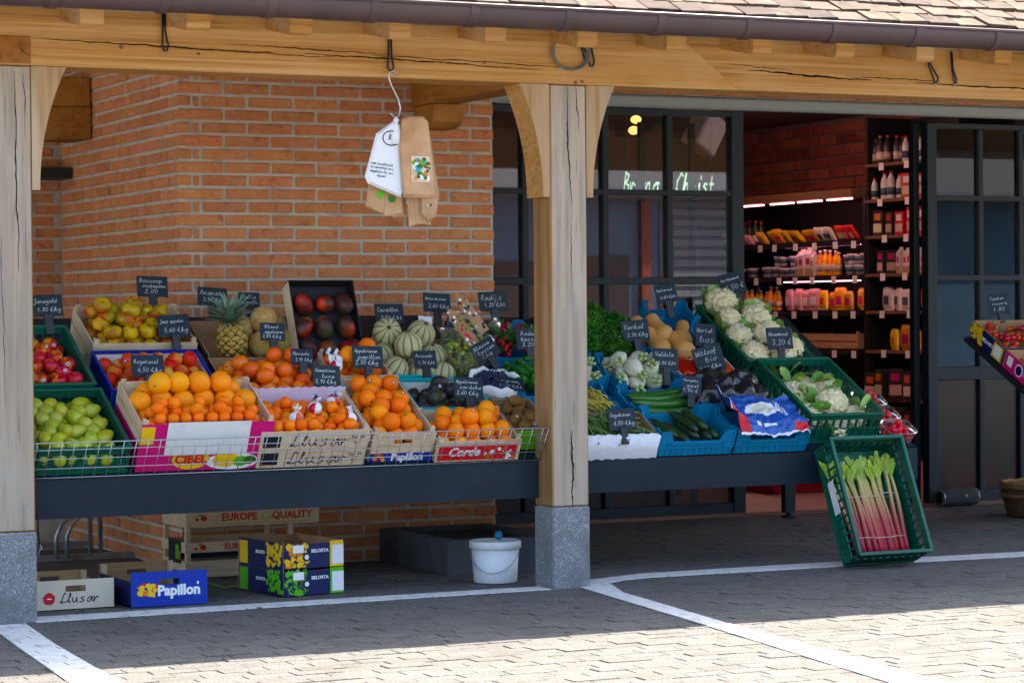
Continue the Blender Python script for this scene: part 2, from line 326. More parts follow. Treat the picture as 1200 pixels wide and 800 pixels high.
def bm_mesh(name, bm, mats, smooth=True):
    me = bpy.data.meshes.new(name); bm.to_mesh(me); bm.free()
    for m in mats: me.materials.append(G[m])
    if smooth: me.polygons.foreach_set('use_smooth', [True]*len(me.polygons))
    me.update(); return me
def copy_tree(o, parent=None, M=None):
    c = o.copy(); COL.objects.link(c)
    if parent is not None: c.parent = parent
    if M is not None: c.matrix_basis = M
    for ch in [x for x in bpy.data.objects if x.parent == o]: copy_tree(ch, c)
    return c

# printed lettering (built-in font) as a thin mesh in the XZ plane facing -y
def lettering(body, size, mats, parent, M, bold=0.0, shear=0.0, align='CENTER', name='lettering', extrude=0.0006):
    cu = bpy.data.curves.new('t', 'FONT'); cu.body = body; cu.size = size; cu.offset = bold; cu.shear = shear
    cu.align_x = align; cu.align_y = 'CENTER'; cu.extrude = extrude; cu.resolution_u = 2
    ob = bpy.data.objects.new('t', cu); COL.objects.link(ob)
    bpy.context.view_layer.update()
    me = bpy.data.meshes.new_from_object(ob.evaluated_get(bpy.context.evaluated_depsgraph_get()))
    bpy.data.objects.remove(ob); bpy.data.curves.remove(cu)
    me.name = name; me.transform(Matrix.Rotation(R(90), 4, 'X')); me.materials.clear(); me.materials.append(G[mats])
    return link(name, me, parent, M)
# handwriting: single-stroke letters, x 0-9, y hex (baseline 4, x-height 8, ascender c)
GL = {
 'a': '77 58 27 15 24 44 67 78 75 94', 'b': '08 3c 15 24 54 76 68 38 16', 'c': '77 58 27 15 34 64 85', 'd': '77 48 27 15 34 64 7c 75 94',
 'e': '15 66 77 58 27 15 34 64 85', 'f': '06 4a 5c 3b 31 12|07 67', 'g': '77 58 27 15 34 65 78 71 40 11', 'h': '05 2c 14|15 38 58 65 84',
 'i': '17 28 25 44|3a 3b', 'j': '37 38 31 00|3a 3b', 'k': '05 2c 14|67 26 64 84', 'l': '05 3a 2c 15 34 45', 'm': '08 14|15 28 38 44|45 58 68 65 84',
 'n': '08 14|15 38 58 65 84', 'o': '58 27 15 34 64 76 68 48 88', 'p': '08 10|17 38 68 76 54 14', 'q': '77 58 27 15 34 65 78 70',
 'r': '08 14|15 38 67', 's': '68 38 27 56 65 44 14', 't': '2b 25 44 65|08 58', 'u': '08 15 34 55 68 65 84', 'v': '08 34 68 87', 'w': '08 24 47 64 88',
 'x': '08 74|78 04', 'y': '08 15 44 68|78 61 30 01', 'z': '08 68 04 74', '0': '4b 1a 16 44 76 7a 4b', '1': '18 4b 44', '2': '1a 4c 7a 14 84', '3': '1b 4c 7a 48 76 44 15',
 '4': '5c 16 86|69 63', '5': '7c 2c 18 59 76 44 15', '6': '6c 28 15 44 76 58 26', '7': '1c 7c 34', '8': '48 2a 4c 7a 16 44 76 48', '9': '79 48 2a 4c 7a 54',
 ',': '24 13', '/': '12 7c', '-': '16 66', '&': '84 2a 4c 5a 16 34 77', '€': '8b 5c 26 44 84|08 68|06 66',
 'A': '04 4c 84|17 77', 'B': '24 2c 6b 59 28 77 75 24', 'C': '8b 5c 19 16 44 85', 'G': '8b 5c 19 16 44 75 78 48', 'J': '3c 8c|6c 63 31 13', 'K': '1c 14|8c 17 84', 'L': '6b 4c 3a 25 14 05 15 44 85',
 'M': '04 2c 57 8c 94', 'R': '14 2c 6b 58 28 84', 'S': '8b 5c 29 77 54 15', 'V': '1c 44 8c', 'W': '0c 24 5a 74 9c', 'T': '1c 9c|5c 44', 'P': '14 2c 7b 78 28',
}
def hand(lines, w, h, parent, M, stroke=.0028, mat_='chalk', name='lettering', slant=.12, rng=RNG, align=True):
    """lines of handwriting centred in a w x h field in XZ"""
    mb = MB(); n = len(lines); rowh = h/n
    for k, ln in enumerate(lines):
        big = 1.0
        adv = 9.2; tot = sum(adv*(.6 if c in ' ,il/' else 1) for c in ln)
        sx = min(w*.9/max(tot, 1), rowh*.72/8*0.85); sy = max(sx*1.0, min(rowh*.72/8, sx*1.5))
        x = -tot*sx/2 + (w*.06*(1 if k % 2 else -1) if align else 0); zc = h/2 - rowh*(k+.5) - 7.2*sy + rng.uniform(-.02, .02)*h
        for c in ln:
            a = adv*(.6 if c in ' ,il/' else 1)
            g = GL.get(c) or GL.get(c.lower())
            if g and c != ' ':
                for st in g.split('|'):
                    pts = []
                    for q in st.split():
                        gx = int(q[0]); gy = int(q[1], 16); pts.append((x+(gx+slant*2*(gy-4))*sx, zc+gy*sy))
                    mb.ribbon(pts, stroke)
            x += a*sx
    return mb.obj(name, mat_, parent, M)

# ================================================================== GROUND
gmb = MB(); gmb.add([(-150, -200, -.03), (150, -200, -.03), (150, 120, -.03), (-150, 120, -.03)], [(0, 1, 2, 3)])
struct(gmb.obj('ground', 'ground'))
PX, PY = 0.176, 0.088
pav = MB(); pav.add([(-9, -7, -.012), (11, -7, -.012), (11, 3.2, -.012), (-9, 3.2, -.012)], [(0, 1, 2, 3)])
pavement = struct(pav.obj('pavement', 'joint'))
pm = []
for k in range(8):
    b = MB(); j = lambda: RNG.uniform(-.0012, .0012)
    b.cbox(-PX/2+.0026+j(), PX/2-.0026+j(), -PY/2+.0004+j()*.2, PY/2-.0004+j()*.2, -.011, 0, .0014); pm.append(b.mesh('paver', ['paver']))
camp = Vector((-5.2106, -10.333, 0))
rects = []; cells = []
iy0, iy1 = int(-4.6/PY), int(3.15/PY)
for iy in range(iy0, iy1):
    for ix in range(int(-6.5/PX), int(7.5/PX)):
        x = ix*PX + (PX/2 if iy % 2 else 0) + .03*math.sin(iy*1.3); y = iy*PY
        cells.append((x, y))
def visible(x, y):
    d = Vector((x, y, 0)) - camp; z = d.dot(fw0); xr = d.dot(r0)/z*2971; yy = 1.28/z*2971+362-.0082*xr
    return abs(xr) < 590 and yy < 797, z
vis = sorted([(visible(x, y)[1], x, y) for x, y in cells if visible(x, y)[0]])
near = set((x, y) for z, x, y in vis[:300])
far = MB()
for x, y in cells:
    dz = RNG.uniform(-.003, .0008); M = T(x, y, dz) @ RZ(RNG.uniform(-.006, .006)) @ RX(RNG.uniform(-.006, .006))
    if (x, y) in near: link('paver', RNG.choice(pm), pavement, M)
    elif -3.6 < x < 6 and y > -3.6: far.cbox(-PX/2+.003, PX/2-.003, -PY/2+.0004, PY/2-.0004, -.011, 0, .0014, 0, M)
    else: far.box(-PX/2+.003, PX/2-.003, -PY/2+.0006, PY/2-.0006, -.011, 0, 0, M)
stuff(far.obj('paver_field', 'paver', pavement))
# painted bay lines, broken at the paver joints
def clip(poly, x0, x1, y0, y1):
    def cut(P, ax, v, s):
        out = []
        for i in range(len(P)):
            a, b = P[i], P[(i+1) % len(P)]; ia = s*(a[ax]-v) >= 0; ib = s*(b[ax]-v) >= 0
            if ia: out.append(a)
            if ia != ib:
                t = (v-a[ax])/(b[ax]-a[ax]); out.append((a[0]+t*(b[0]-a[0]), a[1]+t*(b[1]-a[1])))
        return out
    for ax, v, s in ((0, x0, 1), (0, x1, -1), (1, y0, 1), (1, y1, -1)):
        poly = cut(poly, ax, v, s)
        if len(poly) < 3: return None
    return poly
def painted(polys, label):
    mb = MB()
    for poly in polys:
        xs = [p[0] for p in poly]; ys = [p[1] for p in poly]
        for x, y in cells:
            if x < min(xs)-.2 or x > max(xs)+.2 or y < min(ys)-.2 or y > max(ys)+.2: continue
            q = clip(poly, x-PX/2+.0035, x+PX/2-.0035, y-PY/2+.0003, y+PY/2-.0003)
            if q: mb.prism(q, .0005, .0042, 'z')
    o = mb.obj('parking_line', 'paint'); return tag(o, label, 'road marking', 'painted bay lines on the paving')
painted([[(-2.42, -.05), (-.02, -.015), (-.02, .115), (-2.42, .125)]], 'white painted line along the front of the fruit display between the posts')
painted([[(-2.648, -.34), (-2.70, -.874), (-2.9, -3.2), (-2.71, -3.2), (-2.546, -.79), (-2.475, -.07), (-2.64, -.07)]], 'white painted bay line running out from the stone foot of the edge post')
painted([[(.135, -.005), (.05, -.612), (-.07, -1.506), (-.35, -3.4), (-.17, -3.4), (.04, -1.468), (.2, -.3), (.31, .02), (.31, .07), (.19, .08), (.19, -.005)]], 'white painted bay line running out from the middle post into the sun')
painted([[(.19, .085), (.31, .075), (.46, .17), (.62, .205), (1.55, .19), (4.2, .06), (4.2, .26), (1.6, .385), (.65, .37), (.42, .29), (.19, .21)]], 'white painted line curving past the leaning rhubarb crate')

# ================================================================== BRICK WALLS
BP, BJ = 0.0654, 0.0155
bcache = {}
def brick_mesh(L, d, k):
    key = (round(L, 3), round(d, 3), k)
    if key not in bcache:
        rg = random.Random(hash(key) & 0xffff); b = MB(); j = lambda a=.002: rg.uniform(-a, a)
        b.cbox(0+j(.001), L+j(.001), j(.0025), d, j(.0012), BP-BJ+j(.0012), .0045)
        b.v = [(v[0]+j(.002), v[1]+j(.002), v[2]+j(.002)) for v in b.v]
        bcache[key] = b.mesh('brick', ['brick'])
    return bcache[key]
def lay(parent, rows, length, start, mat_k=5, L0=.234, inside=lambda x0, x1, k: True):
    for k in rows:
        for (x0, x1, d) in start(k):
            if inside(x0, x1, k): link('brick', brick_mesh(x1-x0, d, RNG.randrange(3)), parent, T(x0, 0, k*BP+BJ/2))
def run(x, length, d=.05):
    out = []
    while x < length-.03:
        x1 = min(x+.2305, length); out.append((x, x1, d)); x += .246
    return out
def main_row(k):
    if k % 2 == 0: return [(0, .2305, .047)] + run(.246, 1.724)
    return [(0, .064, .165), (.0795, .1085, .05)] + run(.124, 1.724)
WM = T(-1.224, 1.65, 0)
mw = MB().box(.0065, 1.72, .0075, .3, -.02, 3.5).obj('brick_wall', 'mortar', None, WM)
tag(mw, 'orange brick wall with grey mortar behind the fruit display', 'brick wall')
lay(mw, range(0, 38), 1.724, main_row)
def ret_row(k):
    s = .0625 if k % 2 == 0 else .1805; out = []; x = s
    while x < 2.08:
        x1 = min(x+.2305, 2.11); out.append((2.11-x1, 2.11-x, .05)); x += .246
    return out
RM = Matrix(((0, 1, 0, -1.224), (-1, 0, 0, 3.76), (0, 0, 1, 0), (0, 0, 0, 1)))
rw = MB().box(0.006, 2.10, .0075, .3, -.02, 3.5).obj('brick_wall', 'mortar', None, RM)
tag(rw, 'orange brick side wall running back from the corner behind the apples', 'brick wall')
lay(rw, list(range(0, 8))+list(range(17, 42)), 2.11, ret_row)
bf = MB()
for k in range(8, 17):
    for x0, x1, d in ret_row(k): bf.cbox(x0, x1, 0, d, k*BP+BJ/2, (k+1)*BP-BJ/2, .0045)
stuff(bf.obj('brick_field', 'brick', rw))
FM = T(-3.2, 3.76, 0)
fwall = MB().box(-3, 2.2, .0075, .3, -.02, 3.6).obj('brick_wall', 'mortar', None, FM)
tag(fwall, 'shaded orange brick wall at the back behind the edge post', 'brick wall')
lay(fwall, range(2, 38), 2.0, lambda k: run(.72 if k % 2 else .6, 1.97))
tag(MB().box(-1.75, -1.23, 3.5, 3.75, 2.03, 2.09).obj('stone_ledge', 'black_metal'), 'dark ledge on the shaded back wall under the timber block', 'ledge')

# ================================================================== TIMBER PORCH
def crack(pts, w, parent, M):
    mb = MB(); n = len(pts); L = []; U = []
    for i, p in enumerate(pts):
        k = w*(.25+.75*math.sin(math.pi*(i+.35)/(n+.2)))*RNG.uniform(.6, 1.2); a = pts[max(i-1, 0)]; b = pts[min(i+1, n-1)]
        d = Vector((b[0]-a[0], b[1]-a[1])).normalized(); nn = Vector((-d.y, d.x))*k/2
        U.append((p[0]+nn.x, 0, p[1]+nn.y)); L.append((p[0]-nn.x, 0, p[1]-nn.y))
    mb.add(U+L, [(i, n+i, n+i+1, i+1) for i in range(n-1)]); return mb.obj('crack', 'crack', parent, M)
def wander(x0, z0, x1, z1, n=22, amp=.006, seed=0):
    rg = random.Random(seed); out = []; off = 0
    for i in range(n):
        t = i/(n-1); off = off*.7+rg.uniform(-amp, amp); out.append((x0+(x1-x0)*t+(off if abs(z1-z0) > abs(x1-x0) else 0), z0+(z1-z0)*t+(off if abs(z1-z0) <= abs(x1-x0) else 0)))
    return out
def knot(x, z, r, parent, y):
    mb = MB().add([(x+r*math.cos(a*.7)*RNG.uniform(.85, 1.15), y, z+r*.8*math.sin(a*.7)*RNG.uniform(.85, 1.15)) for a in range(9)], [tuple(range(9))]); return mb.obj('knot', 'knot', parent)
# front plate beam in two lengths, scarfed
b1 = MB().prism([(-4.6, 2.305), (1.002, 2.305), (.684, 2.545), (-4.6, 2.545)], 0, .2, 'y').obj('timber_beam', 'oak')
tag(b1, 'long golden oak beam with drying cracks above the fruit, carrying the hanging bags', 'beam', None)
b2 = MB().prism([(1.006, 2.305), (5.6, 2.305), (5.6, 2.545), (.688, 2.545)], .002, .2, 'y').obj('timber_beam', 'oak')
tag(b2, 'golden oak beam above the shop doorway, joined by a slanting scarf', 'beam', None)
for p, x0, z0, x1, z1, w, sd in ((b1, -2.4, 2.418, -1.35, 2.395, .008, 1), (b1, -1.6, 2.40, -1.05, 2.385, .005, 2), (b1, -1.55, 2.43, -.75, 2.405, .006, 31), (b1, -1.2, 2.40, -.35, 2.375, .009, 3), (b1, -.9, 2.405, .1, 2.38, .006, 4), (b1, -.55, 2.38, -.05, 2.365, .005, 41)):
    crack(wander(x0, z0, x1, z1, 40, .0024, sd), w*.8, p, T(0, -.0022, 0))
for p, x0, z0, x1, z1, w, sd in ((b2, 1.05, 2.40, 1.75, 2.375, .012, 5), (b2, 1.6, 2.39, 2.15, 2.385, .006, 6), (b2, 2.0, 2.375, 3.1, 2.355, .009, 7), (b2, .93, 2.43, 1.3, 2.41, .004, 8)):
    crack(wander(x0, z0, x1, z1, 36, .0024, sd), w*.85, p, T(0, -.0003, 0))
for x, z, r in ((-2.02, 2.395, .011), (-1.68, 2.38, .009), (-.33, 2.39, .010), (.13, 2.315, .011), (.165, 2.32, .009)): knot(x, z, r, b1, -.0025)
eg = MB().cbox(-2.592, -2.408, -.006, .4, 2.312, 2.425, .003).obj('tie_beam', 'oak_end'); tag(eg, 'end grain of a brown tie beam let into the beam over the edge post', 'beam')
crack(wander(-2.47, 2.385, -2.415, 2.345, 8, .002, 12), .004, eg, T(0, -.0072, 0))

def post(x0, x1, label, cracks):
    root = thing('timber_post', label, 'post', T(x0, 0, 0), 'oak posts on granite feet'); w = x1-x0
    p = MB().cbox(0, w, 0, .185, .375, 2.303, .006, 1, None, {('y', 0): 0}).obj('post_shaft', ['oak_grey', 'oak_brown'], root)
    for c in cracks: crack(wander(*c[:4], 26, .0035, c[5]), c[4], p, T(0, -.0004, 0))
    MB().cbox(-.003, w+.004, -.004, .189, -.01, .373, .008).obj('granite_foot', 'granite', root)
    return root
pL = post(-2.592, -2.408, 'weathered grey oak post on a granite foot at the outer end of the stall', [(.115, 2.28, .125, 1.45, .006, 21), (.15, 2.27, .16, 2.1, .004, 22), (.05, 1.6, .06, .9, .003, 24)])
pM = post(0, .185, 'weathered grey oak post on a granite foot between the fruit and vegetable tables', [(.085, 2.3, .105, 1.75, .007, 23), (.13, 2.3, .15, 2.08, .005, 25), (.105, 1.75, .1, 1.3, .003, 27), (.1, .72, .097, .376, .011, 26)])
def brace(x, sgn, label):
    # curved knee brace: top width .15, foot .035, from z 1.79 to 2.303
    pts = [(0, 1.79), (.034, 1.79)]
    for i in range(1, 11):
        t = i/10; pts.append((.034+.115*(t**2.1) , 1.79+.513*t))
    pts.append((0, 2.303)); pts = [(x+sgn*p[0], p[1]) for p in pts]
    if sgn < 0: pts = pts[::-1]
    mb = MB().prism(pts, .004, .172, 'y', 1, None, False)
    mb.mi[len(mb.mi)-len(pts)-2] = 0; mb.mi[len(mb.mi)-len(pts)-1] = 0
    return tag(mb.obj('knee_brace', ['oak_tan', 'oak_brown' if sgn > 0 else 'oak']), label, 'brace', 'curved oak knee braces')
brace(-2.406, 1, 'curved oak knee brace on the outer post at the stall end')
brace(.187, 1, 'curved oak knee brace on the middle post, on the vegetable side')
brace(-.002, -1, 'curved oak knee brace on the middle post, on the fruit side, brown underside showing')
tag(MB().cbox(.03, .2, .205, 1.646, 2.325, 2.5, .004).obj('tie_beam', 'oak_dark'), 'rough sawn dark oak tie beam from the middle post back to the brick wall', 'beam')
cb = MB().prism([(1.646, 2.322), (1.646, 2.205), (1.48, 2.205), (1.42, 2.235), (1.40, 2.27), (1.40, 2.322)], .045, .215, 'x').obj('corbel', 'oak_dark'); tag(cb, 'moulded oak corbel on the brick wall under the rough tie beam', 'corbel')
tag(MB().cbox(-1.52, -1.232, 3.12, 3.5, 2.40, 2.56, .006).obj('tie_beam', 'oak_dark'), 'brown oak beam end beside the brick side wall in the back corner', 'beam')
tag(MB().prism([(-1.232, 2.397), (-1.232, 2.225), (-1.42, 2.225), (-1.52, 2.3), (-1.52, 2.397)], 3.12, 3.45, 'y').obj('corbel', 'oak_dark'), 'brown oak corbel block under the beam end in the back corner', 'corbel')

# ------------------------------------------------------------------ roof, rafters, gutter
PITCH = R(27); EY, EZ = -.47, 2.60
roof = thing('tiled_roof', 'roof of weathered flat clay tiles above the gutter', 'roof', T(0, EY, EZ) @ RX(PITCH))
MB().box(-8, 11, .02, 8.0, -.06, -.03).obj('roof_boarding', 'roof_board', roof)
tms = []
for k in range(6):
    b = MB(); j = lambda a=.003: RNG.uniform(-a, a)
    b.cbox(-.081+j(), .081+j(), j(.004), .21, 0, .019, .003); b.v = [(v[0], v[1], v[2]+j(.002)+abs(v[0])*.02*RNG.uniform(-1, 1)) for v in b.v]; tms.append(b.mesh('tile', ['tile']))
rest = MB()
for r_ in range(0, 62):
    for c in range(-48, 66):
        x = c*.168 + (.084 if r_ % 2 else 0) + RNG.uniform(-.004, .004); y = r_*.125
        M = T(x, y+RNG.uniform(-.006, .006), -.012+RNG.uniform(-.003, .004)) @ RZ(RNG.uniform(-.02, .02)) @ RX(R(-3.5+RNG.uniform(-.8, .8)))
        if r_ < 7 and -2.2 < x < 3.9 and (x+2.4)*.115 > r_*.125-.45: link('tile', RNG.choice(tms), roof, M)
        else: rest.box(-.081, .081, 0, .2, 0, .013, 0, M)
stuff(rest.obj('tile_field', 'tile', roof))
x = -4.05; n = 0
while x < 5.2:
    rf = MB().prism([(-.29, 2.475), (-.285, 2.455), (-.265, 2.446), (.02, 2.5), (.02, 2.66), (-.29, 2.54)], -.05, .05, 'x').obj('rafter_tail', ['oak'], None, T(x, 0, 0))
    tag(rf, 'stub end of an oak rafter poking out under the gutter', 'rafter', 'rafter tails under the gutter'); x += .455; n += 1
gut = thing('gutter', 'brown half-round metal gutter along the eaves', 'gutter', T(0, -.50, 2.56))
prof = [(-.072*math.cos(R(a)), -.072*math.sin(R(a))) for a in range(-8, 189, 14)]
inn = [(p[0]*.965, p[1]*.965+.001) for p in prof[::-1]]
MB().prism(prof+inn, -8, 10, 'x', 0, None, True).obj('trough', 'gutter', gut)
MB().tube([(-8, -.072, .012), (10, -.072, .012)], .009, 10).obj('lip', 'gutter', gut)
po = [(p[0]*1.08, p[1]*1.08) for p in prof]
x = -4.28
while x < 5.4:
    MB().prism(po+prof[::-1], -.02, .02, 'x').obj('gutter_bracket', 'gutter', gut, T(x, 0, 0)); x += .455

# ------------------------------------------------------------------ shop front (plane Y 3.15)
WY = 3.15
sf = thing('glazed_storefront', 'dark steel framed glazed shop front with sliding door', 'shop front', T(0, WY, 0))
def fr(x0, x1, z0, z1, y0=0, y1=.06, nm='frame_bar', m='steel_frame'): return MB().cbox(x0, x1, y0, y1, z0, z1, .003).obj(nm, m, sf)
def pane(x0, x1, z0, z1, y=.03, m='pane_glass'): return MB().box(x0, x1, y, y+.006, z0, z1).obj('pane', m, sf)
fr(.5, 2.839, 2.452, 2.486); fr(4.367, 6.6, 2.42, 2.455)
fr(2.839, 2.924, 0, 2.486, -.004, .07); fr(4.248, 4.29, 0, 2.45, .08, .14); fr(4.295, 4.367, 0, 2.45, -.004, .07)
for x0 in (1.40, 1.940, 2.384): fr(x0, x0+.042, .075, 2.452, .001)
for x0 in (4.700, 5.022, 5.5, 6.0): fr(x0, x0+.036, .075, 2.42, .001)
for z0, z1 in ((1.960, 1.997), (1.423, 1.466), (0.0, .075), (.62, .70)): fr(.5, 2.839, z0, z1, .002, .058)
for z0, z1 in ((1.955, 1.99), (1.44, 1.478), (.80, .885), (0.0, .085)): fr(4.367, 6.6, z0, z1, .002, .058)
xs = [.5, 1.40, 1.94, 2.384, 2.839]
for a, b in zip(xs, xs[1:]):
    a_ = a+.042 if a > .5 else a
    for z0, z1 in ((1.997, 2.452), (1.466, 1.96), (.70, 1.423)): pane(a_, b, z0, z1)
    pane(a_, b, .075, .62, .03, 'pane_rough')
xs = [4.367-.036, 4.70, 5.022, 5.5, 6.0, 6.6]
for a, b in zip(xs, xs[1:]):
    for z0, z1 in ((1.99, 2.42), (1.478, 1.955), (.885, 1.44)): pane(a+.036, b, z0, z1)
    pane(a+.036, b, .085, .80, .03, 'pane_rough')
# the sliding leaf parked behind the fixed lights
leaf = thing('sliding_door', 'dark steel sliding door leaf parked behind the fixed glazing', 'door', T(0, WY+.16, 0))
for x0 in (2.285, 2.64): MB().cbox(x0, x0+.036, 0, .04, .02, 2.42, .003).obj('frame_bar', 'steel_frame', leaf)
for z0 in (.02, 1.0, 2.39): MB().cbox(2.321, 2.64, .001, .038, z0, z0+.05, .003).obj('frame_bar', 'steel_frame', leaf)
leaf2 = thing('sliding_door', 'second dark sliding door leaf behind the glazing beside the tomatoes', 'door', T(0, WY+.16, 0))
for x0 in (4.52, 4.98): MB().cbox(x0, x0+.04, 0, .04, .02, 2.40, .003).obj('frame_bar', 'steel_frame', leaf2)
for z0 in (.02, .86, 2.36): MB().cbox(4.56, 4.98, .001, .038, z0, z0+.05, .003).obj('frame_bar', 'steel_frame', leaf2)
tag(MB().cbox(.5, 6.6, 3.04, 3.13, 2.488, 2.558, .012).obj('door_rail', 'rail'), 'pale grey metal track cover above the shop windows', 'rail')
lw = MB().box(.5, 7.6, 3.09, 3.3, 2.565, 3.9).obj('brick_wall', 'mortar'); tag(lw, 'strip of brick wall above the shop windows', 'brick wall')
for i in range(24): link('brick', brick_mesh(.234, .05, i % 3), lw, T(.52+i*.246, 3.083, 2.572)); link('brick', brick_mesh(.234, .05, i % 3), lw, T(.4+i*.246+.2, 3.083, 2.572+BP))
# ------------------------------------------------------------------ the shop room
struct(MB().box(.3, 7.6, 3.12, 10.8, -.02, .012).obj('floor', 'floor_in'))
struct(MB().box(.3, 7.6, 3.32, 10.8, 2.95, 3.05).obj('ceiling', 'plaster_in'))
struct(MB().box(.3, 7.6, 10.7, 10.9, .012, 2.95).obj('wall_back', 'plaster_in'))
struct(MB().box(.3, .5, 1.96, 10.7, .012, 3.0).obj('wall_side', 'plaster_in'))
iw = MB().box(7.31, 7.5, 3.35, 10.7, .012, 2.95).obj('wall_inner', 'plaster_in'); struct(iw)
ib = []
for k in range(3):
    b = MB(); b.cbox(0, .05, 0, .27+.01*k, 0, .082, .005); ib.append(b.mesh('brick', ['old_brick']))
for k in range(8):
    for i in range(13):
        link('brick', RNG.choice(ib), iw, T(7.285+RNG.uniform(0, .008), 6.4+i*.3+(.15 if k % 2 else 0), 2.13+k*.1))
# the street behind the camera (seen in the window panes)
hs = thing('house', 'pale rendered house across the street with a dark roof', 'house', T(0, -27, 0))
MB().box(-14, 34, -6, 0, 0, 3.4).obj('wall', 'house_wall', hs)
MB().prism([(.5, 3.4), (.5, 3.62), (-6.6, 7.0), (-6.6, 3.4)], -14.5, 34.5, 'x').obj('roof', 'house_roof', hs)
MB().box(-14.5, 34.5, .5, .62, 3.44, 3.62).obj('fascia', 'fascia', hs)
for x_ in (-8, -3, 2, 7, 22, 28): MB().box(x_, x_+1.5, 0, .03, .9, 2.4).obj('window', 'black_metal', hs)
fc = MB().box(19.2, 24.2, .0, .05, .0, 3.38).obj('slatted_facing', 'house_brick', hs)
for k in range(16): MB().box(19.25, 24.15, .05, .09, .1+k*.2, .22+k*.2).obj('slat', 'fascia', fc)
MB().box(17.3, 18.5, .0, .06, .0, 2.3).obj('door', 'black_metal', hs); MB().box(15.6, 16.8, .0, .05, 1.0, 2.2).obj('window', 'black_metal', hs); MB().box(18.75, 18.95, .02, .14, .0, 3.38).obj('downpipe', 'old_brick', hs)

# ================================================================== DISPLAY TABLES (sloping decks, 28 degrees)
TH = R(28); ct, st_ = math.cos(TH), math.sin(TH)
ORG = {'L': (.14, .59), 'R': (.40, .563)}
def F(side, X, t, h=0.0):
    y0, z0 = ORG[side]
    return T(X, y0+t*ct-h*st_, z0+t*st_+h*ct) @ RX(TH)
def Wp(side, X, t, h): return F(side, X, t, h).translation.copy()
def table(side, x0, x1, tmax, label, zb, zt, legs):
    y0, z0 = ORG[side]
    root = thing('display_table', label, 'table', T(0, y0, 0), 'sloping steel display tables')
    MB().box(x0, x1, 0, .004, zb, zt).box(x0, x1, .004, .05, zt-.004, zt).obj('front_panel', 'anthracite', root)
    MB().box(x0, x1, .012, tmax, -.02, -.004, 0, T(0, 0, z0) @ RX(TH)).obj('deck', 'anthracite', root)
    for lx, lt in legs:
        y = .05+lt*ct; ztop = z0+lt*st_-.01
        MB().cbox(lx-.02, lx+.02, y, y+.04, .035, min(ztop, zb+.05 if lt < .1 else ztop), .003).lathe([(.03, .0), (.028, .012), (.008, .02), (.008, .036)], 10, 0, T(lx, y+.02, 0)).obj('leg', 'anthracite', root)
    for xx in (x0, x1-.004):
        MB().prism([(.004, zb+.02), (.05, zb+.02), (tmax*ct, z0+tmax*st_-.12), (tmax*ct, z0+tmax*st_-.03), (.05, z0-.01), (.004, z0-.02)], xx, xx+.004, 'x').obj('side_panel', 'anthracite', root)
    return root
tL = table('L', -3.0, -.004, 1.42, 'sloping dark steel table under the fruit, with a wire front rail', .410, .579, ((-2.9, 1.3), (-2.55, .02)))
tR = table('R', .21, 2.285, 1.42, 'sloping dark steel table under the vegetables beside the shop door', .398, .556, ((.4, .3), (2.12, .3)))
# wire rail
wb = MB()
def wp(x, s): return (x, -.02-.105*s, .582+.155*s)
for s in (0.02, .28, .55, .8, 1.0): wb.tube([wp(-3.0, s), wp(-.01, s)], .0022 if s < 1 else .003, 5)
x = -2.98
while x < -.01: wb.tube([wp(x, 0.0), wp(x, 1.0)], .0018, 4); x += .0535
wb.tube([wp(-.01, 0), wp(-.01, 1.0), (-.01, .06, .74)], .003, 5)
wb.obj('wire_rail', 'wire', tL)

# ------------------------------------------------------------------ containers
def lattice(L, h, th=.008, top=.03, bot=.03, pitch=.042):
    b = MB(); b.box(0, L, 0, th, 0, bot).box(0, L, 0, th, h-top, h).box(0, L, -.004, 0, h*.5-.004, h*.5+.006).box(0, L, -.006, 0, h-.012, h).box(0, L, -.006, 0, 0, .01)
    b.box(0, L, .002, .005, bot, h*.5)
    n = max(2, int(L/pitch)); 
    for i in range(n+1):
        x = i*(L-.009)/n; b.box(x, x+.009, -.005, th, bot, h-top)
    return b
def open_crate(label, M, w, d, h, m='green_crate', group='green plastic crates', name='plastic_crate', cat='crate'):
    root = thing(name, label, cat, M, group)
    b = MB().box(-w/2+.008, w/2-.008, -d/2+.008, d/2-.008, 0, .006)
    for i in range(7): yy = -d/2+.02+i*(d-.04)/6; b.box(-w/2+.01, w/2-.01, yy-.003, yy+.003, .006, .010)
    b.obj('base', m, root)
    for (L, MM) in ((w, T(-w/2, -d/2, 0)), (d, T(w/2, -d/2, 0) @ RZ(R(90))), (w, T(w/2, d/2, 0) @ RZ(R(180))), (d, T(-w/2, d/2, 0) @ RZ(R(-90)))):
        lattice(L, h).obj('side_wall', m, root, MM)
    rim = MB(); e = .012
    for (a0, a1, c0, c1) in ((-w/2-e, w/2+e, -d/2-e, -d/2+.006), (-w/2-e, w/2+e, d/2-.006, d/2+e), (-w/2-e, -w/2+.006, -d/2+.006, d/2-.006), (w/2-.006, w/2+e, -d/2+.006, d/2-.006)): rim.cbox(a0, a1, c0, c1, h, h+.009, .002)
    rim.obj('rim', m, root)
    return root
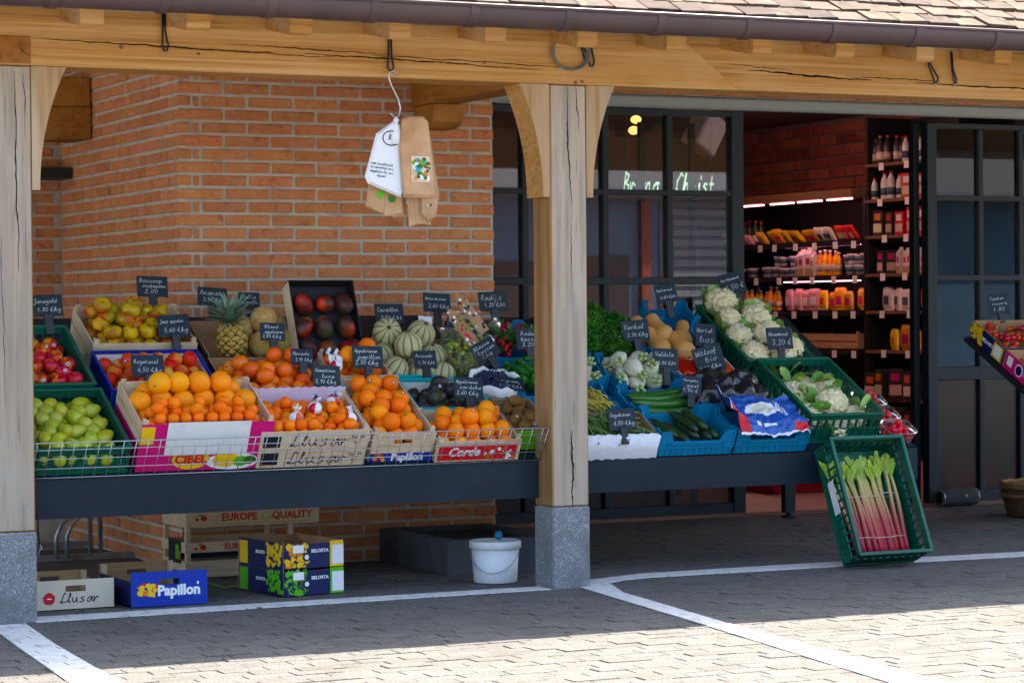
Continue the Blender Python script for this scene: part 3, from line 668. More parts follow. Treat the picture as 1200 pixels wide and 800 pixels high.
def notch_crate(label, M, w, d, h, m='blue_crate', group='blue plastic crates'):
    root = thing('plastic_crate', label, 'crate', M, group); lo = h*.58
    MB().box(-w/2+.008, w/2-.008, -d/2+.008, d/2-.008, 0, .008).obj('base', m, root)
    poly = [(0, 0), (w, 0), (w, h), (w*.87, h), (w*.8, lo), (w*.2, lo), (w*.13, h), (0, h)]
    for MM in (T(-w/2, -d/2, 0), T(w/2, d/2, 0) @ RZ(R(180))):
        b = MB().prism(poly, 0, .008, 'y').box(.0, w, -.006, 0, h*.32, h*.36).box(w*.17, w*.83, -.008, 0, lo-.012, lo)
        for i in range(13):
            x = .012+i*(w-.03)/12; b.box(x, x+.006, -.005, 0, .006, h*.32)
        for x in (0.002, w*.12, w*.86, w-.01): b.box(x, x+.008, -.006, 0, h*.36, lo if .1*w < x < .9*w else h-.004)
        b.obj('end_wall', m, root, MM)
    polys = [(0, 0), (d, 0), (d, h), (d*.8, h), (d*.76, h*.86), (d*.24, h*.86), (d*.2, h), (0, h)]
    for MM in (T(w/2, -d/2, 0) @ RZ(R(90)), T(-w/2, d/2, 0) @ RZ(R(-90))):
        b = MB().prism(polys, 0, .008, 'y').box(0, d, -.006, 0, h*.4, h*.45)
        for i in range(9):
            x = .01+i*(d-.03)/8; b.box(x, x+.006, -.005, 0, .006, h*.4)
        b.obj('side_wall', m, root, MM)
    return root
def board_hole(w, h, th=.006, hx=None, hw=.09, hz=.7, hh=.026):
    """upright board in XZ with a hand hole"""
    hx = w/2 if hx is None else hx; z0 = h*hz-hh/2; z1 = z0+hh
    return MB().box(0, w, 0, th, 0, z0).box(0, w, 0, th, z1, h).box(0, hx-hw/2, 0, th, z0, z1).box(hx+hw/2, w, 0, th, z0, z1)
def wood_box(label, M, w, d, h, m='poplar', front=None, group='wooden fruit boxes', hole=False, posts=True, name='fruit_box', sides=None, cat='box', liner=None):
    root = thing(name, label, cat, M, group); th = .007
    MB().box(-w/2+th, w/2-th, -d/2+th, d/2-th, 0, .006).obj('base', m, root)
    for i, MM in enumerate((T(-w/2, -d/2, 0), T(w/2, d/2, 0) @ RZ(R(180)))):
        (board_hole(w, h, th) if hole else MB().box(0, w, 0, th, 0, h)).obj('end_board', front if (front and i == 0) else m, root, MM)
    for MM in (T(w/2, -d/2+th, 0) @ RZ(R(90)), T(-w/2, d/2-th, 0) @ RZ(R(-90))):
        b = MB().box(0, d-2*th, .0005, th, 0, h*.42).box(0, d-2*th, .0005, th, h*.5, h*.96); b.obj('side_slat', sides or m, root, MM)
    if posts:
        for sx in (-1, 1):
            for sy in (-1, 1):
                cx, cy = sx*(w/2-th), sy*(d/2-th); MB().prism([(cx, cy), (cx-sx*.024, cy), (cx, cy-sy*.024)], .006, h+.018, 'z').obj('corner_post', m, root)
    if liner: MB().box(-w/2+th+.001, w/2-th-.001, -d/2+th+.001, d/2-th-.001, .007, liner[1]).obj('liner', liner[0], root)
    return root
def carton(label, M, w, d, h, out='card', inn='card', front=None, group='cardboard boxes', fh=None, liner=None, name='cardboard_box', lip=None, bh=None):
    root = thing(name, label, 'box', M, group); th = .005; fh = fh or h; bh = bh or h
    MB().box(-w/2+th, w/2-th, -d/2+th, d/2-th, 0, .005).obj('base', inn, root)
    for L, MM, hh, o in ((w, T(-w/2, -d/2, 0), fh, front or out), (d-2*th, T(w/2, -d/2+th, 0) @ RZ(R(90)), h, out), (w, T(w/2, d/2, 0) @ RZ(R(180)), bh, out), (d-2*th, T(-w/2, d/2-th, 0) @ RZ(R(-90)), h, out)):
        b = MB().box(0, L, 0, th, 0, hh, 1); b.mi[2] = 0
        if lip: b.box(0, L, -.003, th+.003, hh-.012, hh+.002, 2)
        b.obj('side_panel', [o, inn, lip or out], root, MM)
    if liner: MB().box(-w/2+th+.001, w/2-th-.001, -d/2+th+.001, d/2-th-.001, .006, liner[1]).obj('liner', liner[0], root)
    return root
def printed(parent, m, x0, x1, z0, z1, y, name='print'): return MB().box(x0, x1, y-.0012, y, z0, z1).obj(name, m, parent)
def disc(parent, m, x, z, rx, rz, y, name='print', n=18, wob=0):
    return MB().prism([(x+rx*(1+wob*math.sin(7*a*6.2832/n))*math.cos(a*6.2832/n), z+rz*(1+wob*math.sin(5*a*6.2832/n))*math.sin(a*6.2832/n)) for a in range(n)], y-.0014, y, 'y').obj(name, m, parent)
def scatter_print(parent, cols, x0, x1, z0, z1, y, n, r, name='print', seed=3):
    rg = random.Random(seed); mb = MB()
    for i in range(n):
        x = rg.uniform(x0, x1); z = rg.uniform(z0, z1); k = r*rg.uniform(.5, 1.1); a0 = rg.uniform(0, 6); m_ = 6
        mb.add([(x+k*math.cos(a0+a*6.2832/m_)*rg.uniform(.6, 1.1), y-.001-.00004*i, z+k*math.sin(a0+a*6.2832/m_)*rg.uniform(.5, 1.1)) for a in range(m_)], [tuple(range(m_))], rg.randrange(len(cols)))
    return stuff(mb.obj(name, cols, parent))

# ------------------------------------------------------------------ fruit meshes
def sph(r, sq=1.0, n=16, m=10, dip=0, tip=0):
    pr = []
    for i in range(m+1):
        a = -math.pi/2+math.pi*i/m; rr = max(r*math.cos(a), .0004); z = r*sq*math.sin(a)
        if dip: z -= dip*r*math.exp(-(rr/(r*.33))**2)*(1 if a > 0 else -0.6)
        pr.append((rr, z))
    return pr
def fruit(name, prof, mats, n=16, disp=None, extra=None):
    b = MB().lathe(prof, n, 0, None, True, disp)
    if extra: extra(b)
    return b.mesh(name, mats)
def wob(amp, sc, seed):
    return lambda p, an: p*(1+amp*noise.noise(p*sc+Vector((seed*3.1, seed, 0))))
def scar(z, r=.006): return lambda b: b.lathe([(r, z-.002), (r*.9, z+.0012), (.0006, z+.0018)], 7, 1)
def stalk(z, L=.014): return lambda b: b.tube([(0, 0, z-.004), (.002, .001, z+L*.5), (.004, .002, z+L)], .0016, 5, 1)
ORA = [fruit('orange', sph(.0405, .98), ['orange', 'stem_green'], 18, wob(.03, 14, k), scar(.0395)) for k in range(3)]
BLO = [fruit('blood_orange', sph(.0385, .98), ['blood_orange', 'stem_green'], 18, wob(.03, 14, k), scar(.0375)) for k in range(3)]
GRF = [fruit('grapefruit', sph(.051, .95), ['grapefruit', 'stem_green'], 20, wob(.03, 12, k), scar(.048, .005)) for k in range(3)]
MAN = [fruit('mandarin', sph(.0295, .84), ['mandarin', 'stem_green'], 16, wob(.04, 18, k), scar(.0245, .005)) for k in range(3)]
APP = [fruit('apple', sph(.0385, .9, dip=.34), ['apple_red', 'stem_brown'], 18, wob(.06, 12, k), stalk(.026)) for k in range(3)]
PEC = [fruit('peach', sph(.037, .94, dip=.2), ['peach', 'stem_brown'], 18, wob(.04, 12, k), scar(.028, .004)) for k in range(3)]
BOS = [fruit('apple', sph(.042, .86, dip=.34), ['boskoop', 'stem_brown'], 18, wob(.09, 11, k), stalk(.028, .01)) for k in range(4)]
prp = [(.0004, -.044), (.012, -.0435), (.024, -.037), (.0305, -.024), (.032, -.008), (.029, .008), (.0235, .022), (.018, .034), (.011, .042), (.004, .0445), (.0004, .0448)]
PEA = [fruit('pear', prp, ['pear', 'stem_brown'], 16, wob(.1, 13, k), stalk(.044, .016)) for k in range(4)]
mgp = [(.0004, -.062), (.018, -.058), (.036, -.042), (.045, -.015), (.043, .015), (.033, .042), (.017, .057), (.0004, .061)]
avp = [(.0004, -.05), (.017, -.048), (.031, -.034), (.036, -.014), (.032, .01), (.022, .032), (.014, .045), (.006, .051), (.0004, .0515)]
AVO = [fruit('avocado', avp, ['avocado', 'stem_brown'], 16, wob(.06, 14, k), scar(.0505, .005)) for k in range(3)]
kwp = [(.0004, -.034), (.012, -.033), (.023, -.022), (.0265, -.004), (.0245, .014), (.016, .028), (.006, .0335), (.0004, .034)]
KIW = [fruit('kiwi', kwp, ['kiwi', 'stem_brown'], 16, wob(.06, 16, k), scar(.0325, .004)) for k in range(3)]
def melon(k):
    b = MB(); n = 40; prof = sph(.074, .93, m=14)
    b.lathe(prof, n, 0, None, True, lambda p, an: Vector((p.x, p.y, p.z))*(1 if False else 1-.035*(1 if round(an/6.2832*n) % 4 in (0, 1) else 0)))
    for i in range(len(b.f)):
        if len(b.f[i]) == 4 and (b.f[i][0] % n) % 4 == 0: b.mi[i] = 1
    b.lathe([(.012, .068), (.009, .0705), (.001, .071)], 8, 2); return b.mesh('cantaloupe', ['cantaloupe', 'melon_rib', 'stem_brown'])
CAN = [melon(0)]
GAL = [fruit('melon', sph(.068, .97, 20, 12), ['galia', 'stem_brown'], 22, wob(.03, 9, 1), scar(.066, .006))]
bnp = [(.0004, -.095), (.02, -.093), (.045, -.082), (.058, -.06), (.06, -.04), (.052, -.016), (.04, .006), (.036, .035), (.0365, .065), (.034, .085), (.02, .096), (.0004, .098)]
BUT = [fruit('butternut_squash', bnp, ['butternut', 'stem_brown'], 20, wob(.05, 8, k), lambda b: (b.tube([(0, 0, .094), (0, 0, .112)], .008, 7, 1), b.lathe([(.009, -.0965), (.007, -.094), (.001, -.094)], 8, 1))) for k in range(2)]
mat('fennel_top', (0.4, 0.5, 0.2), .5, .1)
def fen(k):
    pr = [(.012, -.05), (.03, -.046), (.045, -.03), (.05, -.006), (.044, .018), (.03, .036), (.02, .048), (.012, .054), (.0004, .055)]
    def ex(b):
        for a in range(4):
            an = a*1.57+k; b.tube([(.011*math.cos(an), .009*math.sin(an), .036), (.02*math.cos(an), .014*math.sin(an), .07), (.022*math.cos(an), .015*math.sin(an), .078)], [.012, .009, .007], 7, 1)
    return fruit('fennel_bulb', pr, ['fennel', 'fennel_top'], 20, lambda p, an: Vector((p.x*(1+.05*math.cos(6*an)), p.y*.82*(1+.04*math.cos(6*an)), p.z))*(1+.05*noise.noise(p*15+Vector((k, 0, 0)))), ex)
FEN = [fen(k) for k in range(3)]
def long_veg(nm, m, L, r, bend, endm):
    b = MB(); P = []; rs = []
    for i in range(11):
        t = i/10; P.append((bend*math.sin(math.pi*t), 0, (t-.5)*L)); rs.append(r*min(1, .35+3.2*min(t, 1-t)) if 0 < i < 10 else r*.3)
    b.tube(P, rs, 12).tube([P[-1], (P[-1][0]-.002, 0, L/2+.012)], .006, 6, 1); return b.mesh(nm, [m, endm])
COU = [long_veg('courgette', 'courgette', .20, .023, .008, 'bean_green'), long_veg('courgette', 'courgette', .19, .025, -.006, 'bean_green')]
CUC = [long_veg('cucumber', 'cucumber', .34, .024, .02, 'bean_green')]
stp = [(.0004, -.02), (.006, -.018), (.013, -.006), (.0165, .005), (.014, .013), (.007, .0155), (.0004, .016)]
def st_ex(b):
    for a in range(6):
        an = a*1.05; b.add([(0, 0, .017), (.008*math.cos(an-.3), .008*math.sin(an-.3), .0175), (.016*math.cos(an), .016*math.sin(an), .014), (.008*math.cos(an+.3), .008*math.sin(an+.3), .0175)], [(0, 1, 2, 3)], 1)
STB = [fruit('strawberry', stp, ['strawberry', 'leaf_dark'], 12, wob(.12, 30, k), st_ex) for k in range(2)]

def put(mesh, name, label, cat, group, M): return tag(link(name, mesh, None, M), label, cat, group)
def rot_any(rg): return Euler((rg.uniform(0, 6.28), rg.uniform(0, 6.28), rg.uniform(0, 6.28))).to_matrix().to_4x4()
def fill(meshes, name, label, cat, group, side, rect, h0, r, layers=2, sp=1.96, jit=.12, keep=(1.0, .7, .5), rot=rot_any, seed=1, flat=.8, sc=.06, base=None, sqz=1.0, stick=None):
    rg = random.Random(seed); x0, x1, t0, t1 = rect; n = 0
    for k in range(layers):
        ins = r*(1.0+.55*k); dx = r*sp; dy = dx*.87; row = 0; t = t0+ins
        while t <= t1-ins+.001:
            x = x0+ins+((dx/2) if (row+k) % 2 else 0)
            while x <= x1-ins+.001:
                if rg.random() < keep[min(k, len(keep)-1)]:
                    P = (base or F)(side, x+rg.uniform(-jit, jit)*r, t+rg.uniform(-jit, jit)*r, h0+r*sqz+k*r*1.45*sqz+rg.uniform(-.06, .06)*r)
                    Q = P @ rot(rg) @ Matrix.Diagonal((1+rg.uniform(-sc, sc), 1+rg.uniform(-sc, sc), 1+rg.uniform(-sc, sc), 1)); fo = put(meshes[n % len(meshes)], name, label, cat, group, Q); n += 1
                    if stick and rg.random() < stick[0]:
                        dv = (Vector((-5.2, -10.3, 1.28))-Q.translation).normalized()+Vector((rg.uniform(-.6, .6), 0, rg.uniform(-.1, .8))); dl = (Q.to_3x3().inverted() @ dv).normalized()
                        link('sticker', STK[(stick[1], round(r*sqz, 4))] if (stick[1], round(r*sqz, 4)) in STK else stk(stick[1], r*sqz), fo, dl.to_track_quat('Z', 'Y').to_matrix().to_4x4())
                x += dx
            t += dy; row += 1
    return n
STK = {}
def stk(m, r):
    key = (m, round(r, 4)); n_ = 10; s = .0085; rr = r*1.03+.0006
    P = [(0, 0, rr)]+[(s*math.cos(a*.6283), s*.8*math.sin(a*.6283), math.sqrt(max(rr*rr-s*s, 0))) for a in range(n_)]
    q = [(x*.55, y*.55, z+.0012) for x, y, z in P[1:]]
    b = MB().add(P, [(0, a+1, (a+1) % n_+1) for a in range(n_)], 0, True).add([(0, 0, rr+.0008)]+q, [(0, a+1, (a+1) % n_+1) for a in range(n_)], 1, True)
    STK[key] = b.mesh('sticker', [m, 'white_print' if m != 'white_print' else 'blue_print']); return STK[key]
def rot_lie(ang, spread=.35):
    """lying along the slope plane: local z turned into the plane at angle ang from +x"""
    def f(rg): return RZ(ang+rg.uniform(-spread, spread)) @ RY(R(90)+rg.uniform(-.15, .15)) @ RZ(rg.uniform(0, 6.28))
    return f
def rot_up(rg): return RX(rg.uniform(-.5, .5)) @ RY(rg.uniform(-.5, .5)) @ RZ(rg.uniform(0, 6.28))

# ------------------------------------------------------------------ price signs
def sign(side, X, t, h, lines, label, w=.15, hh=.1, gap=.035, yaw=0, roll=0, tilt=12, clip_=True):
    P = Wp(side, X, t, h); root = thing('price_sign', label, 'sign', T(*P) @ RZ(R(yaw)) @ RX(R(-tilt)) @ RY(R(roll)), 'chalk price signs')
    MB().cbox(-w/2, w/2, -.002, .002, gap, gap+hh, .0012).obj('board', 'slate', root)
    hand(lines, w*.84, hh*.78, root, T(0, -.0026, gap+hh*.5), .0019 if w > .12 else .0016)
    if clip_: MB().cbox(-.019, .019, -.009, .007, -.03, gap+.012, .002).box(-.021, .021, -.012, -.009, gap-.012, gap-.004).box(-.021, .021, -.012, -.009, -.012, -.004).obj('clip', 'black_plastic', root)
    return root

# ================================================================== FRUIT TABLE
# --- green crates of pears and red apples
open_crate('green lattice crate of green pears beside the edge post', F('L', -2.168, .265), .40, .50, .12)
open_crate('green lattice crate of green pears mostly behind the edge post', F('L', -2.592, .265), .40, .50, .12)
open_crate('green lattice crate of red apples above the pears', F('L', -2.19, .80), .40, .53, .14)
PL = 'green pear with a faint blush in the green crate'
fill(PEA, 'pear', PL, 'pear', 'green pears', 'L', (-2.36, -1.975, .02, .505), .035, .031, 2, 2.15, .2, (1, .85), rot_lie(1.2, .9), 11, .06)
fill(PEA, 'pear', PL, 'pear', 'green pears', 'L', (-2.62, -2.40, .02, .505), .035, .031, 2, 2.15, .2, (1, .85), rot_lie(1.2, .9), 12, .06)
fill(APP, 'apple', 'shiny red and yellow apple in the green crate above the pears', 'apple', 'red apples in the green crate', 'L', (-2.385, -1.995, .54, 1.055), .035, .038, 2, 2.0, .15, (1, .75), rot_up, 13, stick=(.4, 'white_print'))
sign('L', -2.06, 1.06, .14, ['Jonagold', '1,80 €/kg'], 'chalk price sign reading Jonagold on the red apple crate', .15, .1, .055, 4, -2)
# --- pink CIBEL box (double), grapefruit and mandarins
cx, cw = -1.63, .60
lo = carton('pink printed fruit box lettered CIBEL, lower of two under the mandarins', F('L', cx, .2), cw, .38, .13, 'pink', 'card', 'pink')
disc(lo, 'yellow_print', -.06, .056, .085, .05, -.19); lettering('CIBEL', .058, 'red_print', lo, T(-.06, -.1935, .056), .002)
disc(lo, 'white_print', .13, .04, .12, .042, -.19); disc(lo, 'yellow_print', .10, .05, .06, .036, -.1916); disc(lo, 'lime_print', .17, .04, .035, .026, -.1918); disc(lo, 'leaf_dark', .21, .045, .03, .02, -.192)
hi = wood_box('pale wooden box of grapefruit and mandarins on the pink CIBEL box', F('L', cx, .2, .132), cw, .38, .1, 'poplar', 'pink', sides='poplar', liner=('lilac_paper', .03))
printed(hi, 'white_board', -.185, .19, -.05, .11, -.192, 'white_card'); printed(hi, 'yellow_print', -.3, -.24, .005, .09, -.1905)
fill(MAN, 'mandarin', 'small mandarin in front of the grapefruit behind the white card', 'mandarin', 'mandarins in the pink box', 'L', (cx-.28, cx+.28, .02, .21), .165, .0295, 3, 1.95, .15, (1, 1, .6), rot_any, 14, sqz=.9)
fill(GRF, 'grapefruit', 'large yellow orange grapefruit behind the mandarins in the wooden box', 'grapefruit', 'grapefruit in the wooden box', 'L', (cx-.29, cx+.29, .19, .385), .165, .05, 2, 1.9, .12, (1, .8), rot_any, 15)
# --- blue peach box
bb = carton('blue edged white fruit box of nectarines above the grapefruit', F('L', -1.66, .69), .50, .36, .12, 'blue_print', 'white_board', 'blue_print', liner=('white_board', .03), lip='blue_print')
printed(bb, 'white_print', -.19, -.12, .02, .07, -.18)
fill(PEC, 'nectarine', 'red and yellow nectarine in the blue edged box', 'nectarine', 'nectarines in the blue edged box', 'L', (-1.9, -1.42, .52, .865), .035, .037, 2, 1.98, .15, (1, .55), rot_any, 16, stick=(.3, 'blue_print'))
sign('L', -1.74, .53, .14, ['Rogetecel', '4,50 €/kg'], 'chalk price sign reading Rogetecel in front of the nectarines', .155, .1, .03, 4, 1)
# --- russet apples
wood_box('pale wooden box of mottled russet apples under the brick side wall', F('L', -1.64, 1.10), .50, .36, .13, liner=('card', .04))
printed([o for o in bpy.data.objects if o.get('label', '').startswith('pale wooden box of mottled')][0], 'black_print', -.251, -.2505, .01, .12, -.18)
fill(BOS, 'apple', 'mottled yellow and brown russet apple in the pale wooden box', 'apple', 'russet apples in the wooden box', 'L', (-1.88, -1.4, .93, 1.275), .05, .041, 3, 1.95, .15, (1, .95, .45), rot_up, 17, sc=.1)
sign('L', -1.50, 1.30, .15, ['Boscoop', 'stoofappelen', '2,00'], 'chalk price sign reading Boscoop stoofappelen above the russet apples', .155, .1, .02, 3, 2)
sign('L', -1.5, .90, .13, ['Jazz appelen', '5,60 €/kg'], 'chalk price sign reading Jazz appelen in front of the russet apples', .16, .102, .04, 6, -3)
# --- Llusar mandarins (two boxes)
def llusar_print(o, d, dx=.0, s=1.0):
    hand(['Llusar'], .32*s, .085, o, T(.03+dx, -d/2-.0015, .044), .0048, 'navy', 'lettering', .1, random.Random(4), False)
    printed(o, 'black_print', -.24+dx*.2, -.16, .015, .075, -d/2-.0005)
    hand(['REF 88', 'ES'], .07, .05, o, T(.205, -d/2-.0012, .045), .0018, 'navy', 'lettering', 0, random.Random(5), False)
ll1 = wood_box('pale wooden box lettered Llusar, the lower one in the wire rail', F('L', -1.13, .175), .51, .34, .086)
llusar_print(ll1, .34)
ll2 = wood_box('pale wooden box lettered Llusar, the upper one lined with lilac paper', F('L', -1.13, .175, .088), .51, .34, .092, liner=('lilac_paper', .03))
llusar_print(ll2, .34)
sc_ = MB(); xx = []
for i in range(49): xx.append((-.25+i*.5/48, .095+.028+.008*abs(math.sin(i*.8))))
for (MM) in (T(0, .158, 0),):
    sc_.prism([(-.25, .03)]+[(.25, .03)]+xx[::-1], -.002, 0, 'y', 0, MM)
sc_.obj('paper_frill', 'lilac_paper', ll2)
fill(MAN, 'mandarin', 'mandarin in the Llusar box lined with lilac paper', 'mandarin', 'mandarins in the Llusar box', 'L', (-1.375, -.885, .015, .335), .115, .0295, 2, 1.95, .15, (1, .5), rot_any, 18, sqz=.9)
# wrapped mandarins
def wrapped(k):
    b = MB(); b.lathe(sph(.032, .9, m=9), 16, 0, None, True, lambda p, an: p*(1+.05*math.sin(an*5+k)))
    b.lathe([(.012, .022), (.006, .034), (.014, .046), (.02, .052)], 9, 1, None, True, lambda p, an: p*(1+.2*math.sin(an*4)))
    for i in range(len(b.f)):
        if b.mi[i] == 0 and len(b.f[i]) == 4 and (b.f[i][0] % 16) in (1, 2, 3, 8, 9, 10): b.mi[i] = 2
    return b.mesh('wrapped_mandarin', ['paper_white', 'paper_white', 'pepper_pack'])
WR = wrapped(0)
for i, (X, t, h) in enumerate(((-1.07, .2, .185), (-.96, .26, .185), (-.93, .12, .172), (-1.18, .14, .17))):
    put(WR, 'wrapped_mandarin', 'mandarin twisted in printed white tissue among the loose ones', 'mandarin', 'tissue wrapped mandarins', F('L', X, t, h) @ RX(R(30*math.sin(i*2))) @ RZ(i*1.3))
# --- blood oranges
bo = carton('brown cardboard box of blood oranges with black printed flaps', F('L', -1.13, .60), .50, .38, .12, 'black_print', 'card', 'card', liner=('card', .03))
for sx in (-.2515,): scatter_print(bo, ['yellow_print'], 0, .01, .04, .1, .0, 1, .001)
fill(BLO, 'blood_orange', 'orange with dark red flush in the brown cardboard box', 'orange', 'blood oranges', 'L', (-1.37, -.89, .41, .785), .035, .0385, 3, 1.96, .15, (1, .95, .3), rot_any, 19)
sign('L', -1.06, .80, .15, ['Bloed', 'appelsienen', '3,85 €/kg'], 'chalk price sign reading Bloed appelsienen above the blood oranges', .125, .085, .045, 3, 2)
sign('L', -1.0, .56, .17, ['Minneola', '3,90 €/kg'], 'chalk price sign reading Minneola among the blood oranges', .115, .075, .03, 8, 2)
sign('L', -.945, .37, .16, ['Clementinen', 'luxe', '5,90 €/kg'], 'chalk price sign reading Clementinen luxe above the lilac lined box', .14, .1, .028, 6, 3)
# --- pineapple and melons
pb = carton('low brown cardboard box holding a pineapple and netted melons', F('L', -1.13, 1.0), .46, .34, .11, 'card', 'card', 'card', fh=.09, liner=('card', .03))
fl = MB().box(-.002, .002, 0, .2, 0, .06).obj('side_flap', 'black_print', pb, T(-.225, -.19, .06) @ RY(R(-20)))
scatter_print(pb, ['yellow_print', 'yellow_print'], -.2, -.08, .03, .07, -.171, 6, .02)
for X, t, h, k in ((-1.02, 1.07, .165, 1.0), (-1.06, .95, .10, .95), (-.955, .95, .11, .95), (-.96, 1.1, .12, 1.0), (-1.12, 1.1, .1, 1.0)):
    put(GAL[0], 'melon', 'round yellow netted melon beside the pineapple', 'melon', 'yellow netted melons', F('L', X, t, h) @ rot_any(RNG) @ SCL(k))
mat('pine_groove', (0.1, 0.055, 0.015), .8, 0)
def pineapple(M):
    root = thing('pineapple', 'ripe pineapple with a bluish green leafy crown', 'pineapple', M)
    pr = [(.0006, 0), (.035, .004), (.056, .025), (.064, .06), (.063, .1), (.055, .14), (.036, .165), (.0006, .17)]
    fine = []
    for i in range(len(pr)-1):
        for k in range(5): t = k/5; fine.append((pr[i][0]+(pr[i+1][0]-pr[i][0])*t, pr[i][1]+(pr[i+1][1]-pr[i][1])*t))
    fine.append(pr[-1])
    def dsp(p, an):
        u = an/6.2832*8; v = p.z/.021; a = abs(((u+v*.5) % 1)-.5); b_ = abs(((u-v*.5) % 1)-.5)
        e = (1-2*max(.5-a, .5-b_, 0)*0) ; k = min(a, b_); bumpv = (1-2*k) if False else min(.5-a if a < .5 else 0, .5-b_ if b_ < .5 else 0)
        return Vector((p.x, p.y, p.z))+Vector((p.x, p.y, 0)).normalized()*(.034*bumpv if p.x or p.y else 0)
    pbm = MB().lathe(fine, 56, 0, None, True, dsp)
    for fi, f in enumerate(pbm.f):
        c = sum((Vector(pbm.v[i]) for i in f), Vector())/len(f); an = math.atan2(c.y, c.x) % 6.2832; u = an/6.2832*8; v = c.z/.021
        if min(.5-abs(((u+v*.5) % 1)-.5), .5-abs(((u-v*.5) % 1)-.5)) < .11: pbm.mi[fi] = 1
    pbm.obj('body', ['pine_skin', 'pine_groove'], root)
    lm = MB(); P = []; L = .13
    for i in range(7):
        t = i/6; w = .014*(1-t)**.7+.0006; y = .02*t+.035*t*t; z = L*t*(1-.16*t); P += [(-w, y-.004*(1-t), z), (0, y, z), (w, y-.004*(1-t), z)]
    lm.add(P, [(3*i+a, 3*i+a+1, 3*i+a+4, 3*i+a+3) for i in range(6) for a in (0, 1)], 0, True); me = lm.mesh('leaf', ['pine_leaf'])
    for i in range(46):
        q = i/46; link('leaf', me, root, T(0, 0, .158+.03*q) @ RZ(i*2.4) @ T(0, .02*(1-q), 0) @ RX(R(-58*(1-q)-RNG.uniform(0, 10))) @ SCL(.72+.55*math.sin(q*2.6)+RNG.uniform(-.06, .06)))
    return root
pineapple(F('L', -1.22, .88, .075) @ RX(R(-14)) @ RY(R(-9)))
sign('L', -1.225, 1.22, .13, ['Ananas', '3,50 €/st'], 'chalk price sign reading Ananas behind the pineapple crown', .15, .09, .03, 2, 4)
sign('L', -1.045, 1.2, .13, ['Galia', '3,20 €/st'], 'small chalk price sign reading Galia behind the netted melons', .11, .075, .03, 2, 2)
# --- mango box, tilted up on a wooden box
wood_box('pale wooden box with a slot handle propping up the mangoes', F('L', -.775, .93), .32, .30, .12, hole=True)
mgM = F('L', -.78, .945, .185) @ RX(R(40))
mb_ = carton('black fruit box of netted mangoes tipped up against the wall', mgM, .33, .42, .09, 'poplar', 'black_print', 'poplar', liner=('black_print', .02), fh=.05)
scatter_print(mb_, ['orange_print', 'orange_print', 'red_print'], -.12, -.05, .012, .035, -.211, 10, .012)
MGO = []
for k in range(3):
    b = MB().lathe(mgp, 18, 0, None, True, wob(.08, 9, k)); MGO.append(b.mesh('mango', ['mango']))
nm = MB(); 
for a in range(14):
    for s in (1, -1):
        path = []
        for i in range(1, 13):
            t = i/13; j = t*7; q = int(j); rr = mgp[q][0]+(mgp[min(q+1, 7)][0]-mgp[q][0])*(j-q); z = mgp[q][1]+(mgp[min(q+1, 7)][1]-mgp[q][1])*(j-q); an = a*6.2832/14+s*t*2.2
            path.append(((rr+.0035)*math.cos(an), (rr+.0035)*math.sin(an), z))
        nm.tube(path, .0006, 3)
nme = nm.mesh('net_sleeve', ['net'])
k = 0
for yy, row in ((-.13, (-.1, .0, .1)), (-.02, (-.11, -.005, .105)), (.1, (-.095, .015, .115))):
    for xx_ in row:
        mg = put(MGO[k % 3], 'mango', 'dark red mango in a net sleeve in the black box', 'mango', 'netted mangoes', mgM @ T(xx_+RNG.uniform(-.006, .006), yy, .062) @ RZ(RNG.uniform(0, 6)) @ RX(R(RNG.uniform(50, 90))) @ SCL(.95)); k += 1
        if k % 4: link('net_sleeve', nme, mg)
# --- Papillon oranges, two boxes
pp = wood_box('pale wooden box of oranges with a blue Papillón label', F('L', -.693, .27), .305, .50, .15, hole=True, liner=('card', .06))
printed(pp, 'blue_print', -.153, .153, .0, .045, -.2505); lettering('Papillon', .05, 'white_print', pp, T(.03, -.2535, .024), .0022); printed(pp, 'white_print', .098, .106, .042, .05, -.2535, 'accent')
scatter_print(pp, ['yellow_print', 'orange_print', 'red_print'], -.135, -.085, .01, .038, -.252, 12, .012)
OL = 'orange in the pale wooden box with the blue Papillón label'
fill(ORA, 'orange', OL, 'orange', 'oranges in the Papillón box', 'L', (-.838, -.548, .03, .5), .07, .0405, 2, 1.95, .12, (1, .85), rot_any, 21, stick=(.25, 'navy'))
wood_box('pale wooden box of oranges beside the mango box', F('L', -.70, .66), .30, .24, .15, liner=('card', .06))
fill(ORA, 'orange', 'orange in the plain wooden box beside the propped mangoes', 'orange', 'oranges beside the mangoes', 'L', (-.85, -.55, .53, .78), .07, .0405, 3, 1.95, .12, (1, .9, .5), rot_any, 22, stick=(.15, 'navy'))
for X, t in ((-.845, .55), (-.825, .6), (-.86, .61)): put(WR, 'wrapped_mandarin', 'fruit wrapped in white tissue beside the wooden box handle', 'mandarin', 'tissue wrapped fruit by the mangoes', F('L', X, t, .20) @ RX(t*9) @ SCL(.95))
sign('L', -.70, .50, .19, ['Appelsienen', 'papillon', '2,30 €/kg'], 'chalk price sign reading Appelsienen papillon among the oranges', .155, .105, .02, 3, 2)
